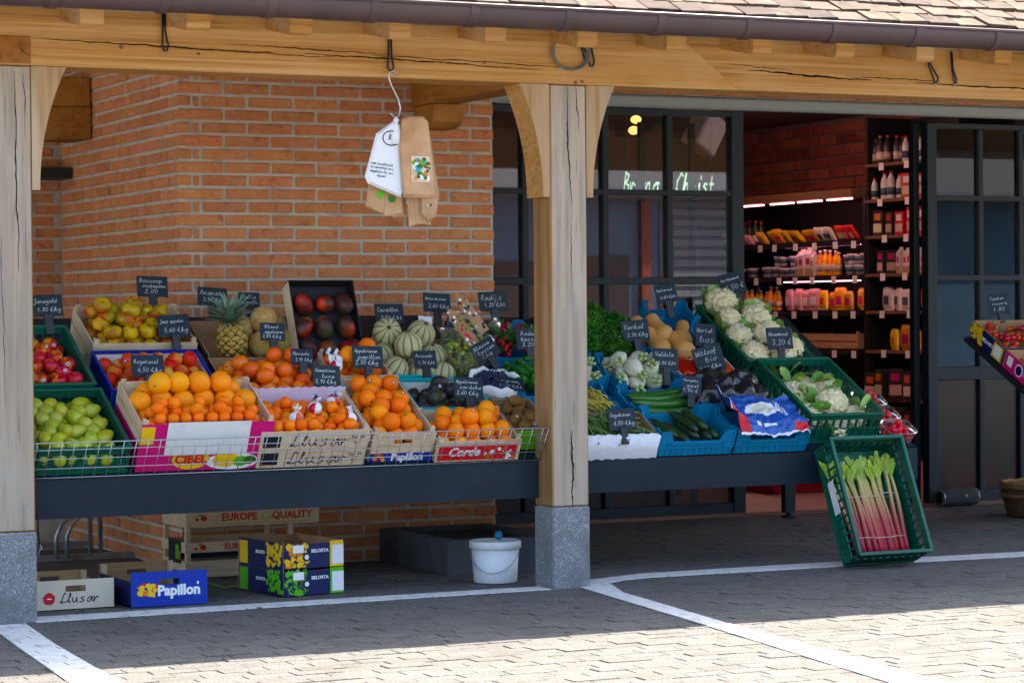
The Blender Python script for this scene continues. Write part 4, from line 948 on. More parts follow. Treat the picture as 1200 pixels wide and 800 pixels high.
# --- Corde oranges
cd = wood_box('pale wooden box of oranges with a red Corde label', F('L', -.32, .145), .42, .29, .105, liner=('card', .02))
printed(cd, 'red_print', -.2, .19, .008, .08, -.1455); lettering('Corde', .06, 'white_print', cd, T(-.075, -.1485, .05), .0018, .3); scatter_print(cd, ['pepper_pack', 'white_print', 'pepper_pack'], .03, .18, .015, .07, -.147, 26, .013)
fill(ORA, 'orange', 'orange in the wooden box with the red Corde label', 'orange', 'oranges in the Corde box', 'L', (-.525, -.115, .005, .285), .025, .0405, 3, 1.95, .12, (1, 1, .35), rot_any, 23, stick=(.4, 'black_print'))
sign('L', -.275, .27, .15, ['Appelsienen', 'cordoba', '2,60 €/kg'], 'chalk price sign reading Appelsienen cordoba behind the Corde box', .155, .1, .02, 6, 4)
# --- avocados
carton('turquoise edged white box of dark avocados', F('L', -.315, .45), .38, .28, .1, 'white_board', 'white_board', 'white_board', liner=('card', .03), lip='teal_print')
fill(AVO, 'avocado', 'dark purple avocado in the turquoise edged box', 'avocado', 'dark avocados', 'L', (-.49, -.14, .32, .59), .035, .036, 2, 2.15, .12, (1, .45), rot_lie(.6, .9), 24, stick=(.6, 'white_print'))
sign('L', -.345, .61, .1, ['Avocado', '1,70 €/st'], 'chalk price sign reading Avocado behind the dark avocados', .12, .085, .04, 3, 0)
# --- cantaloupes
carton('white and turquoise box heaped with ribbed cantaloupes', F('L', -.375, .79), .36, .34, .1, 'white_board', 'card', 'white_board', liner=('card', .02), lip='teal_print')
for X, t, h in ((-.47, .70, .09), (-.34, .68, .085), (-.24, .66, .08), (-.49, .83, .095), (-.36, .82, .11), (-.24, .80, .10), (-.44, .94, .10), (-.30, .94, .10), (-.40, .76, .19), (-.29, .87, .19), (-.46, .89, .19)):
    put(CAN[0], 'cantaloupe', 'pale green ribbed cantaloupe in the white and turquoise box', 'melon', 'ribbed cantaloupes', F('L', X, t, h) @ rot_up(RNG) @ RX(RNG.uniform(-.8, .8)) @ SCL(RNG.uniform(.88, .98)))
pc = MB().cbox(-.035, .035, -.001, .001, 0, .09, .0005).obj('paper_sheet', 'paper_white', None, T(*Wp('L', -.235, .93, .16)) @ RX(R(-25)) @ RY(R(8))); tag(pc, 'white paper sheet stuck up between the cantaloupes and the grapes', 'paper')
sign('L', -.385, 1.0, .13, ['Cavaillon', '2,50 €/st'], 'chalk price sign reading Cavaillon behind the cantaloupes', .155, .1, .04, 3, 0)
# --- grapes in clear bags
def grape_bag(X, t, label, n=130, seed=1, wrap=True):
    rg = random.Random(seed); root = thing('grape_bag', label, 'grapes', F('L', X, t, .005), 'bags of white grapes')
    g = MB(); pts = []
    while len(pts) < n:
        p = Vector((rg.uniform(-.11, .11), rg.uniform(-.12, .12), rg.uniform(.02, .17)))
        if (p.x/.115)**2+(p.y/.125)**2+((p.z-.05)/.125)**2 < 1 and all((p-q).length > .017 for q in pts[-60:]): pts.append(p)
    for p in pts: g.lathe(sph(.0125, 1.12, 8, 5), 8, 0, T(*p) @ rot_any(rg))
    stuff(g.obj('berries', 'grape', root))
    o = MB(); P = []; nn = 18
    for r_, z in ((.105, .0), (.128, .04), (.132, .1), (.122, .16), (.135, .2)):
        for a in range(nn):
            an = a*6.2832/nn; k = 1+.05*math.sin(an*5+z*40)+.03*math.sin(an*9); P.append((r_*k*math.cos(an), r_*1.05*k*math.sin(an), z+.012*math.sin(an*3)))
    o.add(P, [(i*nn+a, i*nn+(a+1) % nn, (i+1)*nn+(a+1) % nn, (i+1)*nn+a) for i in range(4) for a in range(nn)], 0, True); o.obj('clear_bag', 'clear_film', root)
    if wrap:
        lb = MB(); q = [(-.03, 0), (.03, 0), (.03, .2), (0, .245), (-.03, .2)]; lb.prism(q, -.0015, .0, 'y')
        l_ = lb.obj('paper_label', 'kraft', root, T(.055, -.03, .16) @ RX(R(-42)) @ RY(R(-34)))
        scatter_print(l_, ['red_print', 'leaf_dark', 'navy', 'white_print'], -.02, .02, .02, .2, -.0012, 22, .011, seed=seed)
    return root
carton('low brown tray under the bagged grapes', F('L', -.055, .88), .29, .38, .05, 'card', 'card', liner=('card', .01))
grape_bag(-.085, .78, 'open clear bag of white grapes with a patterned paper label', 140, 1)
grape_bag(.02, .95, 'second clear bag of white grapes with a paper label, behind the first', 90, 2)
sign('L', -.11, 1.08, .15, ['Witte druiven', '2,60 €/kg'], 'chalk price sign reading Witte druiven behind the grape bags', .15, .095, .04, 3, 3)
# --- blueberries in a folded bag, kiwis
bl = thing('berry_bag', 'rolled down white paper bag full of dark blueberries', 'berries', F('L', -.03, .52, .03))
nn = 22; P = []
for r_, z in ((.075, 0), (.105, .03), (.112, .075), (.104, .10), (.118, .106), (.124, .085), (.122, .06)):
    for a in range(nn):
        an = a*6.2832/nn; k = 1+.05*math.sin(an*4+z*30)+.05*math.sin(an*7+2); P.append((r_*k*math.cos(an), r_*k*.95*math.sin(an), z+.012*math.sin(an*3+1)+.007*math.sin(an*8)))
MB().add(P, [(i*nn+a, i*nn+(a+1) % nn, (i+1)*nn+(a+1) % nn, (i+1)*nn+a) for i in range(6) for a in range(nn)]+[tuple(range(nn))[::-1]], 0, True).obj('paper_bag', 'paper_white', bl)
printed(bl, 'navy', -.06, .03, .03, .055, -.118)
rg = random.Random(5); g = MB()
for i in range(230):
    a = rg.uniform(0, 6.28); r_ = .098*math.sqrt(rg.random()); g.lathe(sph(.0078, .9, 7, 5), 7, 0, T(r_*math.cos(a), r_*math.sin(a), .085+.022*(1-(r_/.1)**2)+rg.uniform(-.004, .004)))
g.lathe([(.0005, .07), (.1, .075), (.098, .085), (.0005, .092)], 14); stuff(g.obj('berries', 'blueberry', bl))
carton('dark blue printed tray under the blueberry bag', F('L', -.02, .53), .24, .26, .028, 'navy', 'navy')
sign('L', .015, .645, .14, ['Blauwe', 'bessen', '€/kg'], 'tilted chalk price sign behind the blueberry bag', .14, .1, .03, 0, -28, 20)
carton('brown box of fuzzy kiwis beside the middle post', F('L', -.005, .235), .2, .30, .1, 'green_crate', 'card', 'lime_print', liner=('card', .02))
fill(KIW, 'kiwi', 'brown fuzzy kiwi in the box beside the middle post', 'kiwi', 'kiwis by the post', 'L', (-.10, .09, .1, .38), .03, .0265, 3, 2.15, .12, (1, 1, .5), rot_lie(.4, .9), 26, stick=(.3, 'white_print'))
sign('L', .005, .42, .12, ['Kiwi groen', '0,50 €/st'], 'chalk price sign for kiwis lying back against the blueberry tray', .15, .09, .008, -4, 12, 50, False)
# --- radishes, peas (behind the middle post)
def leafy(root, m, n, spread, size, zc, seed, name='leaves', thick=.03):
    rg = random.Random(seed); b = MB()
    for i in range(n):
        p = Vector((rg.gauss(0, spread[0]), rg.gauss(0, spread[1]), zc+abs(rg.gauss(0, thick)))); s = size*rg.uniform(.6, 1.3)
        b.add([(-s*.5, 0, 0), (0, -s*.2, s*.12), (s*.5, 0, .0), (s*.35, s*.8, s*.1), (0, s*1.1, -s*.05), (-s*.35, s*.8, s*.08)], [(0, 1, 4, 5), (1, 2, 3, 4)], 0, False, T(*p) @ rot_any(rg))
    return stuff(b.obj(name, m, root))
notch_crate('blue plastic crate of red radishes behind the grapes', F('L', .20, .98), .36, .30, .12)
rd = thing('radish_bunch', 'heap of bunched red radishes in the blue crate', 'radish', F('L', .22, .96, .01)); b = MB(); rg = random.Random(8)
for i in range(120): b.lathe(sph(.011, 1.05, 8, 5), 8, 0, T(rg.uniform(-.14, .13), rg.uniform(-.13, .12), rg.uniform(.05, .125)) @ rot_any(rg))
stuff(b.obj('radishes', 'radish', rd)); leafy(rd, 'leaf_dark', 160, (.07, .05), .035, .08, 9)
sign('L', .235, 1.14, .12, ['Radijs', '1,20 €/st'], 'chalk price sign reading Radijs on the blue crate of radishes', .16, .1, .04, 2, -2)
notch_crate('blue plastic crate of leafy greens by the post, below the radishes', F('L', .22, .60), .34, .30, .12)
gr = thing('herb_heap', 'heap of green leaves in the blue crate by the post', 'herbs', F('L', .2, .6, .01)); leafy(gr, 'leaf_dark', 420, (.07, .06), .03, .06, 10)
sign('L', .27, .78, .12, ['Rode', 'bessen', '3,20'], 'chalk price sign half hidden by the middle post, reading Rode bessen', .135, .105, .02, 0, 0)

# ================================================================== VEGETABLE TABLE
# --- soya beans
sb = carton('brown cardboard box of green soya beans lined with white paper', F('R', .56, .125), .40, .25, .11, 'navy', 'card', 'navy')
q = [(-.2+i*.4/20, .115+.008*math.sin(i*1.7)) for i in range(21)]; lw_ = [(-.2+i*.4/20, -.004+.003*math.sin(i*2.3)) for i in range(21)]
pl = MB(); P = []
for i in range(21):
    for (x_, z_), y_ in (((lw_[i][0]), (lw_[i][1])) if False else (lw_[i], -.006), ((lw_[i][0], .05), -.012), (q[i], -.004), ((q[i][0], .118), .02)): P.append((x_*.98, -.125+y_+.006*math.sin(i*2.1+z_*60), z_))
pl.add(P, [(4*i+k, 4*i+k+4, 4*i+k+5, 4*i+k+1) for i in range(20) for k in range(3)], 0, True); pl.obj('paper_liner', 'paper_white', sb)
def beans(label, M, w, d, zc, n, L, r, m, seed, cat='beans'):
    rg = random.Random(seed); b = MB()
    for i in range(n):
        x_, y_ = rg.uniform(-w/2, w/2), rg.uniform(-d/2, d/2); a = rg.gauss(1.9, .5); l_ = L*rg.uniform(.7, 1.1); bend = rg.uniform(-.018, .018); z = zc+rg.uniform(-.015, .03)
        P = []
        for k in range(6):
            t = k/5-.5; P.append((x_+math.cos(a)*t*l_-math.sin(a)*bend*(1-4*t*t), y_+math.sin(a)*t*l_+math.cos(a)*bend*(1-4*t*t), z+.03*t*rg.uniform(-1, 1)))
        b.tube(P, [r*.4, r, r, r, r, r*.4], 5)
    o = stuff(b.obj('bean_heap', m, None, M)); return tag(o, label, cat)
beans('heap of flat green soya bean pods in the paper lined box', F('R', .55, .14), .33, .2, .085, 130, .12, .0055, 'bean_green', 3)
sign('R', .565, .005, .105, ['Soyabonen', '4,50 €/kg'], 'chalk price sign reading Soyabonen clipped to the white paper', .155, .105, .04, 2, -2)
# --- yellow beans
notch_crate('blue plastic crate of yellow beans beside the middle post', F('R', .50, .41), .34, .26, .12)
beans('heap of yellow wax beans in the blue crate', F('R', .50, .40), .28, .2, .085, 110, .12, .005, 'bean_yellow', 4)
# --- courgettes, cucumbers
notch_crate('blue plastic crate of dark courgettes on the table edge', F('R', .97, .135), .42, .27, .13)
for i, (X, t, h, a) in enumerate(((.83, .16, .05, 1.9), (.87, .17, .055, 2.0), (.92, .13, .05, 1.9), (.99, .15, .06, 1.85), (1.05, .14, .06, 1.85), (1.11, .15, .055, 1.8), (.97, .16, .095, 1.9), (1.04, .17, .098, 1.85))):
    put(COU[i % 2], 'courgette', 'dark green courgette in the blue crate on the table edge', 'courgette', 'dark courgettes', F('R', X, t, h) @ RZ(a-1.57) @ RX(R(-90)))
notch_crate('blue plastic crate of cucumbers behind the courgettes', F('R', .945, .385), .41, .22, .12)
for i, (t, h) in enumerate(((.31, .08), (.355, .10), (.40, .105), (.44, .10))):
    put(CUC[0], 'cucumber', 'long green cucumber lying across the blue crate', 'cucumber', 'cucumbers', F('R', .945, t, h) @ RZ(R(4*i-5)) @ RY(R(90)))
sign('R', 1.075, .30, .125, ['Courgette', 'geel', '1,80 €'], 'small chalk price sign reading Courgette between the blue crates', .105, .1, .03, -8, 8)
# --- fennel
notch_crate('blue plastic crate of white fennel bulbs', F('R', .945, .645), .38, .29, .14)
notch_crate('blue plastic crate beside the post, next to the fennel', F('R', .55, .69), .37, .28, .14)
FL_ = 'pale white fennel bulb in the blue crate'
fill(FEN, 'fennel_bulb', FL_, 'fennel', 'fennel bulbs', 'R', (.77, 1.12, .51, .78), .05, .046, 2, 2.05, .15, (1, .9), lambda rg: RZ(rg.uniform(-.8, .8)) @ RX(R(70+rg.uniform(-30, 30))) @ RZ(rg.uniform(0, 6)), 31)
fill(FEN, 'fennel_bulb', 'pale white fennel bulb in the crate beside the post', 'fennel', 'fennel bulbs by the post', 'R', (.5, .73, .56, .82), .05, .046, 2, 2.05, .15, (1, .9), lambda rg: RZ(rg.uniform(-.8, .8)) @ RX(R(70+rg.uniform(-30, 30))) @ RZ(rg.uniform(0, 6)), 32)
sign('R', 1.045, .515, .13, ['Veldsla', '0,80 €/st'], 'chalk price sign priced 0,80 in front of the fennel crate', .14, .11, .05, -2, 3)
# --- curly kale
notch_crate('blue plastic crate heaped with curly kale', F('R', .87, .985), .42, .32, .13)
def kale(label, M, seed, s=1.0):
    rg = random.Random(seed); b = MB()
    for i in range(1500):
        u = rg.uniform(0, 6.28); v = math.acos(rg.uniform(-.1, 1)); n_ = Vector((math.sin(v)*math.cos(u), math.sin(v)*math.sin(u), math.cos(v)))
        p = n_*(.095+.016*noise.noise(n_*4+Vector((seed, 0, 0)))+rg.uniform(-.022, .006)); p.z *= .9
        k = .013*rg.uniform(.6, 1.25)
        pts = []
        for a in range(7):
            an = a*.9; rr = k*(1+.35*math.sin(a*2.5)); pts.append((rr*math.cos(an), rr*math.sin(an), k*.55*math.sin(a*2.7)))
        b.add([(0, 0, -k*.3)]+pts, [(0, a+1, a+2 if a < 6 else 1) for a in range(7)], 0, False, T(*p) @ n_.to_track_quat('Z', 'Y').to_matrix().to_4x4() @ Euler((rg.uniform(-.9, .9), rg.uniform(-.9, .9), rg.uniform(0, 6))).to_matrix().to_4x4())
    b.lathe(sph(.075, .9, 12, 8), 14, 0)
    return tag(b.obj('curly_kale', 'kale', None, M @ SCL(s)), label, 'kale', 'heads of curly kale')
for i, (X, t, h) in enumerate(((.75, .93, .12), (.92, .90, .115), (.82, 1.02, .15), (.98, 1.02, .13), (.69, 1.05, .13), (.87, 1.1, .15))): kale('frilly dark green head of curly kale in the blue crate', F('R', X, t, h), i+1, 1.0)
sign('R', 1.02, .80, .14, ['Venkel', '2,30 €/kg'], 'chalk price sign reading Venkel in front of the curly kale', .155, .11, .05, -3, -4)
# --- butternuts
notch_crate('blue plastic crate of butternut squashes', F('R', 1.29, .96), .36, .32, .13)
for i, (X, t, h, a, b_) in enumerate(((1.19, .93, .11, 1.9, 72), (1.31, .88, .12, 1.7, 78), (1.25, 1.03, .14, 1.75, 72), (1.38, 1.0, .12, 1.1, 75), (1.17, 1.05, .12, 1.7, 75))):
    put(BUT[i % 2], 'butternut_squash', 'tan butternut squash lying in the blue crate', 'squash', 'butternut squashes', F('R', X, t, h) @ RZ(a-1.57) @ RX(R(-b_)))
notch_crate('small blue plastic crate at the top of the table behind the squashes', F('R', 1.43, 1.24), .26, .2, .15)
sign('R', 1.40, 1.19, .15, ['Butternut', '4,60 €/st'], 'chalk price sign reading Butternut on the small blue crate', .125, .1, .055, -4, -8)
# --- white box of pointed peppers
wbx = carton('white cardboard box of bagged red peppers', F('R', 1.36, .68), .34, .2, .10, 'white_board', 'white_board', 'white_board', liner=('white_board', .02))
def pillow(w, d, h, nx=9, ny=9, wr=.006, seed=1):
    vs = []; rg = random.Random(seed)
    for s in (1, -1):
        for j in range(ny+1):
            for i in range(nx+1):
                u = i/nx*2-1; v = j/ny*2-1; k = max(0, (1-u**4)*(1-v**4))**.5
                vs.append((u*w/2*(1-.04*v*v), v*d/2*(1-.04*u*u), s*h/2*k+(wr*noise.noise(Vector((u*4+seed, v*4, s)))*(k+.1) if s > 0 else 0)))
    n1 = (nx+1)*(ny+1); fs = []
    for j in range(ny):
        for i in range(nx):
            a = j*(nx+1)+i; fs.append((a, a+1, a+nx+2, a+nx+1)); fs.append((n1+a, n1+a+nx+1, n1+a+nx+2, n1+a+1))
    for i in range(nx):
        fs.append((i, n1+i, n1+i+1, i+1)); a = ny*(nx+1)+i; fs.append((a, a+1, n1+a+1, n1+a))
    for j in range(ny):
        a = j*(nx+1); b_ = a+nx+1; fs.append((a, b_, n1+b_, n1+a)); a += nx; b_ += nx; fs.append((a, n1+a, n1+b_, b_))
    return vs, fs
vs, fs = pillow(.11, .17, .07, 7, 8, .012, 3); pm_ = MB().add(vs, fs, 0, True).mesh('pepper_bag', ['pepper_pack'])
for i in range(3): put(pm_, 'pepper_bag', 'shiny bag of red pointed peppers in the white box', 'peppers', 'bags of red peppers', F('R', 1.255+i*.105, .69, .085) @ RZ(.15*i-.1) @ RX(.1))
sign('R', 1.37, .585, .10, ['Witloof', 'bio', '3,00 €/kg'], 'large tilted chalk price sign reading Witloof over the white box', .165, .145, .02, -6, -14)
sign('R', 1.42, .79, .12, ['Wortel', 'bos'], 'chalk price sign partly hidden behind the tilted Witloof sign', .12, .12, .04, -3, 4)
# --- black bag of chicory
vs, fs = pillow(.44, .26, .19, 30, 22, .03, 5)
vs = [(x_, y_, z_+.035*noise.noise(Vector((x_*14, y_*14, 2)))+.018*noise.noise(Vector((x_*38, y_*38, 7))) if z_ > 0 else z_*.6) for x_, y_, z_ in vs]
bgk = MB().add(vs, fs, 0, True).obj('plastic_bag', 'bag_black', None, F('R', 1.345, .43, .09)); tag(bgk, 'crumpled shiny black plastic bag lying above the blue bag', 'bag')
# --- blue printed bag on a blue crate
notch_crate('blue plastic crate under the printed blue bag', F('R', 1.40, .135), .42, .27, .13)
nx, ny = 60, 40; P = []; uvp = []
for j in range(ny+1):
    for i in range(nx+1):
        u = i/nx-.5; v = j/ny-.5; x_ = u*.42*(1+.05*math.sin(v*3)); y_ = v*.30
        z_ = .155-.05*max(0, -v-.28)*8*.35 + .012*math.sin(u*9+v*4)+.022*noise.noise(Vector((u*6, v*6, 1)))+.01*noise.noise(Vector((u*15, v*15, 4))) - .10*max(0, -v-.38)
        if u < -.36: z_ += (-.36-u)*.55*(.6+v)
        P.append((x_, y_-.02, z_))
bm_ = MB(); bm_.add(P+[(a, b_, c-.006) for a, b_, c in P], [(j*(nx+1)+i, j*(nx+1)+i+1, (j+1)*(nx+1)+i+1, (j+1)*(nx+1)+i) for j in range(ny) for i in range(nx)]+[tuple(len(P)+q for q in (j*(nx+1)+i, (j+1)*(nx+1)+i, (j+1)*(nx+1)+i+1, j*(nx+1)+i+1)) for j in range(ny) for i in range(nx)], 0, True)
for k, f in enumerate(bm_.f[:nx*ny]):
    i, j = k % nx, k//nx; u = i/nx-.5; v = j/ny-.5
    if (u < -.36 and v < .2) or (u > .28 and v < -.36): bm_.mi[k] = 1
    if j == 0: bm_.mi[k] = 2
    if i == 0 and v > -.1: bm_.mi[k] = 2
    e = ((u-.02+.25*v)/.2)**2+((v-.08)/.17)**2
    if .35 < e < 1.0: bm_.mi[k] = 2
    elif e <= .35: bm_.mi[k] = 3
    if .17 < u < .3 and -.2 < v < .3 and i % 2 == 0 and abs(((u-.235)*5+v)) < .28: bm_.mi[k] = 4
    if -.25 < u < -.17 and -.4 < v < -.27: bm_.mi[k] = 2
    if -.12 < u < .06 and -.36 < v < -.3: bm_.mi[k] = 4
vb = bm_.obj('plastic_bag', ['bag_blue', 'red_print', 'white_print', 'fennel', 'paper_white'], None, F('R', 1.40, .15, 0)); tag(vb, 'blue printed plastic bag with red corners and a white drawing, draped over the crate', 'bag')
# --- cauliflowers
def cauli_head(k):
    bm = bmesh.new(); bmesh.ops.create_icosphere(bm, subdivisions=5, radius=1)
    for v in bm.verts:
        n_ = v.co.normalized(); d1 = noise.voronoi(n_*3.4+Vector((k*5, 0, 0)))[0]; d2 = noise.voronoi(n_*9+Vector((k*3, 1, 0)))[0]
        rr = .088*(1+.3*(.3-d1[0]**1.4)+.13*(.3-d2[0])); v.co = n_*rr; v.co.z *= .8
    me = bm_mesh('head', bm, ['cauli']); return me
CH = [cauli_head(k) for k in range(3)]
def leaf_mesh(L, w, curl, k):
    b = MB(); P = []; n_ = 8; m_ = 4
    for i in range(n_+1):
        t = i/n_; ww = w*(math.sin(math.pi*min(t*.85+.1, 1))**.7)*(1+.12*math.sin(i*2.3+k)); y_ = L*t; z_ = curl*math.sin(t*2.2)*L
        for j in range(m_+1):
            u = j/m_*2-1; P.append((u*ww, y_*.55, z_+L*t*.75+abs(u)**1.6*ww*.5+.006*math.sin(i*1.9+j*2.7+k)))
    b.add(P, [(i*(m_+1)+j, i*(m_+1)+j+1, (i+1)*(m_+1)+j+1, (i+1)*(m_+1)+j) for i in range(n_) for j in range(m_)], 0, True)
    return b.mesh('leaf', ['cauli_leaf'])
LV = [leaf_mesh(.12, .036, .1, 0), leaf_mesh(.135, .04, -.05, 1), leaf_mesh(.105, .032, .2, 2)]
def cauliflower(side, X, t, h, s, label, group, seed, leaves=11, M=None, wild=0):
    rg = random.Random(seed); root = thing('cauliflower', label, 'cauliflower', (M or F(side, X, t, h)) @ RX(rg.uniform(.05, .5)) @ RY(rg.uniform(-.3, .3)) @ RZ(rg.uniform(0, 6)) @ SCL(s), group)
    link('head', CH[seed % 3], root)
    for i in range(leaves):
        a = i*6.2832/leaves+rg.uniform(-.2, .2); link('leaf', LV[rg.randrange(3)], root, RZ(a) @ T(0, .058+rg.uniform(0, .012), -.06-rg.uniform(0, .015)) @ RX(rg.uniform(-.35, .2)-wild*rg.uniform(0, .6)) @ SCL(rg.uniform(.72, 1.02)))
    return root
open_crate('green lattice crate of trimmed cauliflowers at the front of the vegetable table', F('R', 1.855, .355), .42, .57, .16)
open_crate('green lattice crate of heaped cauliflowers at the top of the vegetable table', F('R', 1.81, .975), .40, .60, .14)
CL = 'creamy cauliflower with pale green leaves in the upper green crate'
for i, (X, t, h, s) in enumerate(((1.70, .77, .13, .9), (1.86, .76, .12, .9), (1.95, .82, .13, .82), (1.69, .93, .14, .9), (1.85, .92, .16, .95), (1.70, 1.08, .16, .9), (1.86, 1.08, .17, .98), (1.73, 1.24, .18, 1.05), (1.92, 1.2, .15, .9), (1.95, 1.0, .12, .85))):
    cauliflower('R', X, t, h, s, CL, 'cauliflowers in the upper crate', i+3)
cauliflower('R', 1.90, .28, .10, 1.0, 'large cream cauliflower on top in the front green crate', None, 50, 9, None, .5)
CL2 = 'cauliflower buried in loose leaves in the front green crate'
for i, (X, t, h, s) in enumerate(((1.76, .42, .07, .95), (1.86, .49, .07, .9), (1.97, .44, .07, .95), (1.74, .22, .06, .9), (2.0, .2, .06, .85), (1.85, .13, .06, .85))): cauliflower('R', X, t, h, s, CL2, 'cauliflowers in the front crate', 20+i, 13, None, 1.0)
rg = random.Random(77)
for i in range(26):
    X = rg.uniform(1.69, 2.02); t = rg.uniform(.12, .58)
    if abs(X-1.9) < .09 and abs(t-.28) < .1: continue
    put(LV[i % 3], 'cauliflower_leaf', 'loose cauliflower leaf lying in the front green crate', 'leaf', 'loose cauliflower leaves', F('R', X, t, .11+rg.uniform(0, .04)) @ rot_any(rg) @ SCL(rg.uniform(.7, 1.0)))
sign('R', 1.80, .665, .155, ['Bloemkool', '3,20 €'], 'chalk price sign reading Bloemkool between the two cauliflower crates', .15, .115, .05, -4, -1)
sign('R', 1.87, 1.30, .16, ['Savi Bloemkool', '4,50 €'], 'tilted chalk price sign reading Savi Bloemkool behind the heaped cauliflowers', .15, .12, .04, -6, -14)
# --- strawberries in clear punnets
def punnet(M, label, seed):
    root = thing('punnet', label, 'punnet', M, 'clear strawberry punnets'); b = MB(); w, d, h = .085, .125, .075
    rings = [(.82, 0), (.86, .01), (.97, h*.6), (1.0, h), (1.06, h+.002), (1.06, h-.004)]; n_ = 24; P = []
    for k, z in rings:
        for a in range(n_):
            an = a*6.2832/n_; c, s = math.cos(an), math.sin(an); e = .45; P.append((w*k*math.copysign(abs(c)**e, c), d*.55*k*math.copysign(abs(s)**e, s), z))
    b.add(P, [(i*n_+a, i*n_+(a+1) % n_, (i+1)*n_+(a+1) % n_, (i+1)*n_+a) for i in range(5) for a in range(n_)]+[tuple(range(n_))[::-1]], 0, True); b.obj('tray', 'clear_plastic', root)
    return root
for X, t, k in ((2.19, .075, 1), (2.18, .225, 2), (2.185, .37, 3)):
    punnet(F('R', X, t, .002), 'clear plastic punnet of strawberries at the end of the table', k)
    fill(STB, 'strawberry', 'ripe red strawberry in a clear punnet', 'strawberry', 'strawberries', 'R', (X-.075, X+.075, t-.058, t+.058), .008, .0165, 4, 1.95, .2, (1, 1, 1, .7), rot_any, 40+k, sc=.15)

# ================================================================== LEANING RHUBARB CRATE
lean = R(25); RC = T(1.86, .125, .012) @ RX(R(90)-lean)      # local y up the crate, local z out of its mouth
rc = open_crate('green lattice crate of rhubarb leaning against the table', RC @ T(0, .30, 0), .41, .60, .165)
MB().box(-.2145, -.2135, -.06, .11, .05, .10).obj('paper_label', 'white_board', rc)
MB().box(-.19, .19, -.285, .285, .0105, .014).obj('floor_panel', 'green_crate', rc)
rg = random.Random(9)
def bundle(xc, n, y0, L, label, seed):
    rg = random.Random(seed); root = thing('rhubarb_bundle', label, 'rhubarb', RC @ T(xc, y0, .03), 'tied bundles of rhubarb')
    for i in range(n):
        ox = (i-(n-1)/2)*.0135+rg.uniform(-.005, .005); oz = rg.uniform(0, .03); fan = (i-(n-1)/2)*.006; l_ = L*rg.uniform(.93, 1.03); cur = rg.uniform(-.012, .004)
        P = []; rs = []
        for k in range(9):
            t = k/8; P.append((ox*(1.0-.25*t)+cur*math.sin(t*3.1)-.022*t*t*(1 if xc < .05 else -.3)+fan*1.6*t+.01*math.sin(t*5+i)*t, l_*t, oz+.01*math.sin(t*3))); rs.append(.0098*(1.2-.4*t))
        st = MB().tube(P, rs, 8).obj('stalk', 'rhubarb', root)
        e = Vector(P[-1]); lf = MB()
        for s in range(3):
            a = (s-1)*.5+rg.uniform(-.25, .25); w_ = .017*rg.uniform(.6, 1.2); hh = rg.uniform(.05, .1)
            lf.add([(e.x, e.y-.03, e.z), (e.x+math.sin(a)*hh*.5-w_, e.y+hh*.5, e.z+.012), (e.x+math.sin(a)*hh*.5, e.y+hh*.55, e.z+.003), (e.x+math.sin(a)*hh*.5+w_, e.y+hh*.5, e.z+.014), (e.x+math.sin(a)*hh-w_*.6, e.y+hh*rg.uniform(.85, 1.05), e.z+.02), (e.x+math.sin(a)*hh+w_*.6, e.y+hh*rg.uniform(.85, 1.05), e.z+.018)], [(0, 2, 1), (0, 3, 2), (1, 2, 4), (2, 3, 5), (2, 5, 4)], 0, True)
        lf.obj('leaf_stub', 'rhubarb_leaf', root)
    for t in (.2, .72):
        hw = n*.009*(1-.2*t)+.008; cx_ = -.022*t*t*(1 if xc < .05 else -.3)
        ring = [(cx_+hw*math.cos(a*.5236), L*t, .014+.032*math.sin(a*.5236)) for a in range(12)]; MB().tube(ring, .0018, 4, 0, None, True).obj('rubber_band', 'twine', root)
mat('rhubarb_leaf', (0.27, 0.38, 0.05), .5, .2, .02, [((0.42, 0.5, 0.14), 12, .48, .65)])
bundle(-.08, 10, .03, .41, 'tied bundle of thin red rhubarb stalks along the crate side', 1)
bundle(.02, 9, .025, .42, 'tied bundle of pink and green rhubarb in the middle of the crate', 2)
bundle(.11, 6, .025, .44, 'tied bundle of thick pale rhubarb stalks with broad leaf stubs', 3)

# ================================================================== UNDER THE TABLES
def floor_box(label, x0, y0, w, d, h, front, m='poplar', side='poplar', rot=0):
    root = thing('fruit_box', label, 'box', T(x0, y0, .004) @ RZ(rot), 'empty boxes under the table'); th = .007
    MB().box(0, w, th, d-th, 0, .006).obj('base', 'poplar_dark', root)
    board_hole(w, h, th).obj('end_board', front, root)
    board_hole(w, h, th).obj('end_board', 'poplar_dark', root, T(0, d-th, 0))
    for x_ in (0, w-th): MB().box(x_, x_+th, th, d-th, 0, h*.72).obj('side_slat', side, root)
    for x_ in (th, w-th-.022):
        for y_ in (th, d-th-.022): MB().box(x_, x_+.022, y_, y_+.022, .006, h-.002).obj('corner_post', m, root)
    return root
fb = floor_box('empty white fronted wooden box lettered Llusar standing on the paving', -2.315, .33, .34, .42, .125, 'cream_board')
hand(['Llusar'], .2, .06, fb, T(.19, -.0015, .046), .0042, 'navy', 'lettering', .12, random.Random(4), False)
disc(fb, 'red_print', .052, .048, .026, .026, -.0008, 'seal', 28, .05); disc(fb, 'paper_white', .052, .048, .012, .003, -.0024, 'seal_mark', 12)
fb2 = floor_box('empty bright blue fronted box lettered Papillón standing on the paving', -1.925, .24, .345, .48, .15, 'blue_print', side='navy')
lettering('Papillon', .062, 'white_print', fb2, T(.215, -.0018, .065), .0026); printed(fb2, 'white_print', .297, .306, .088, .1, -.0012, 'accent')
scatter_print(fb2, ['yellow_print', 'orange_print', 'red_print', 'yellow_print'], .035, .11, .05, .095, -.0006, 20, .016, 'butterfly', 5)
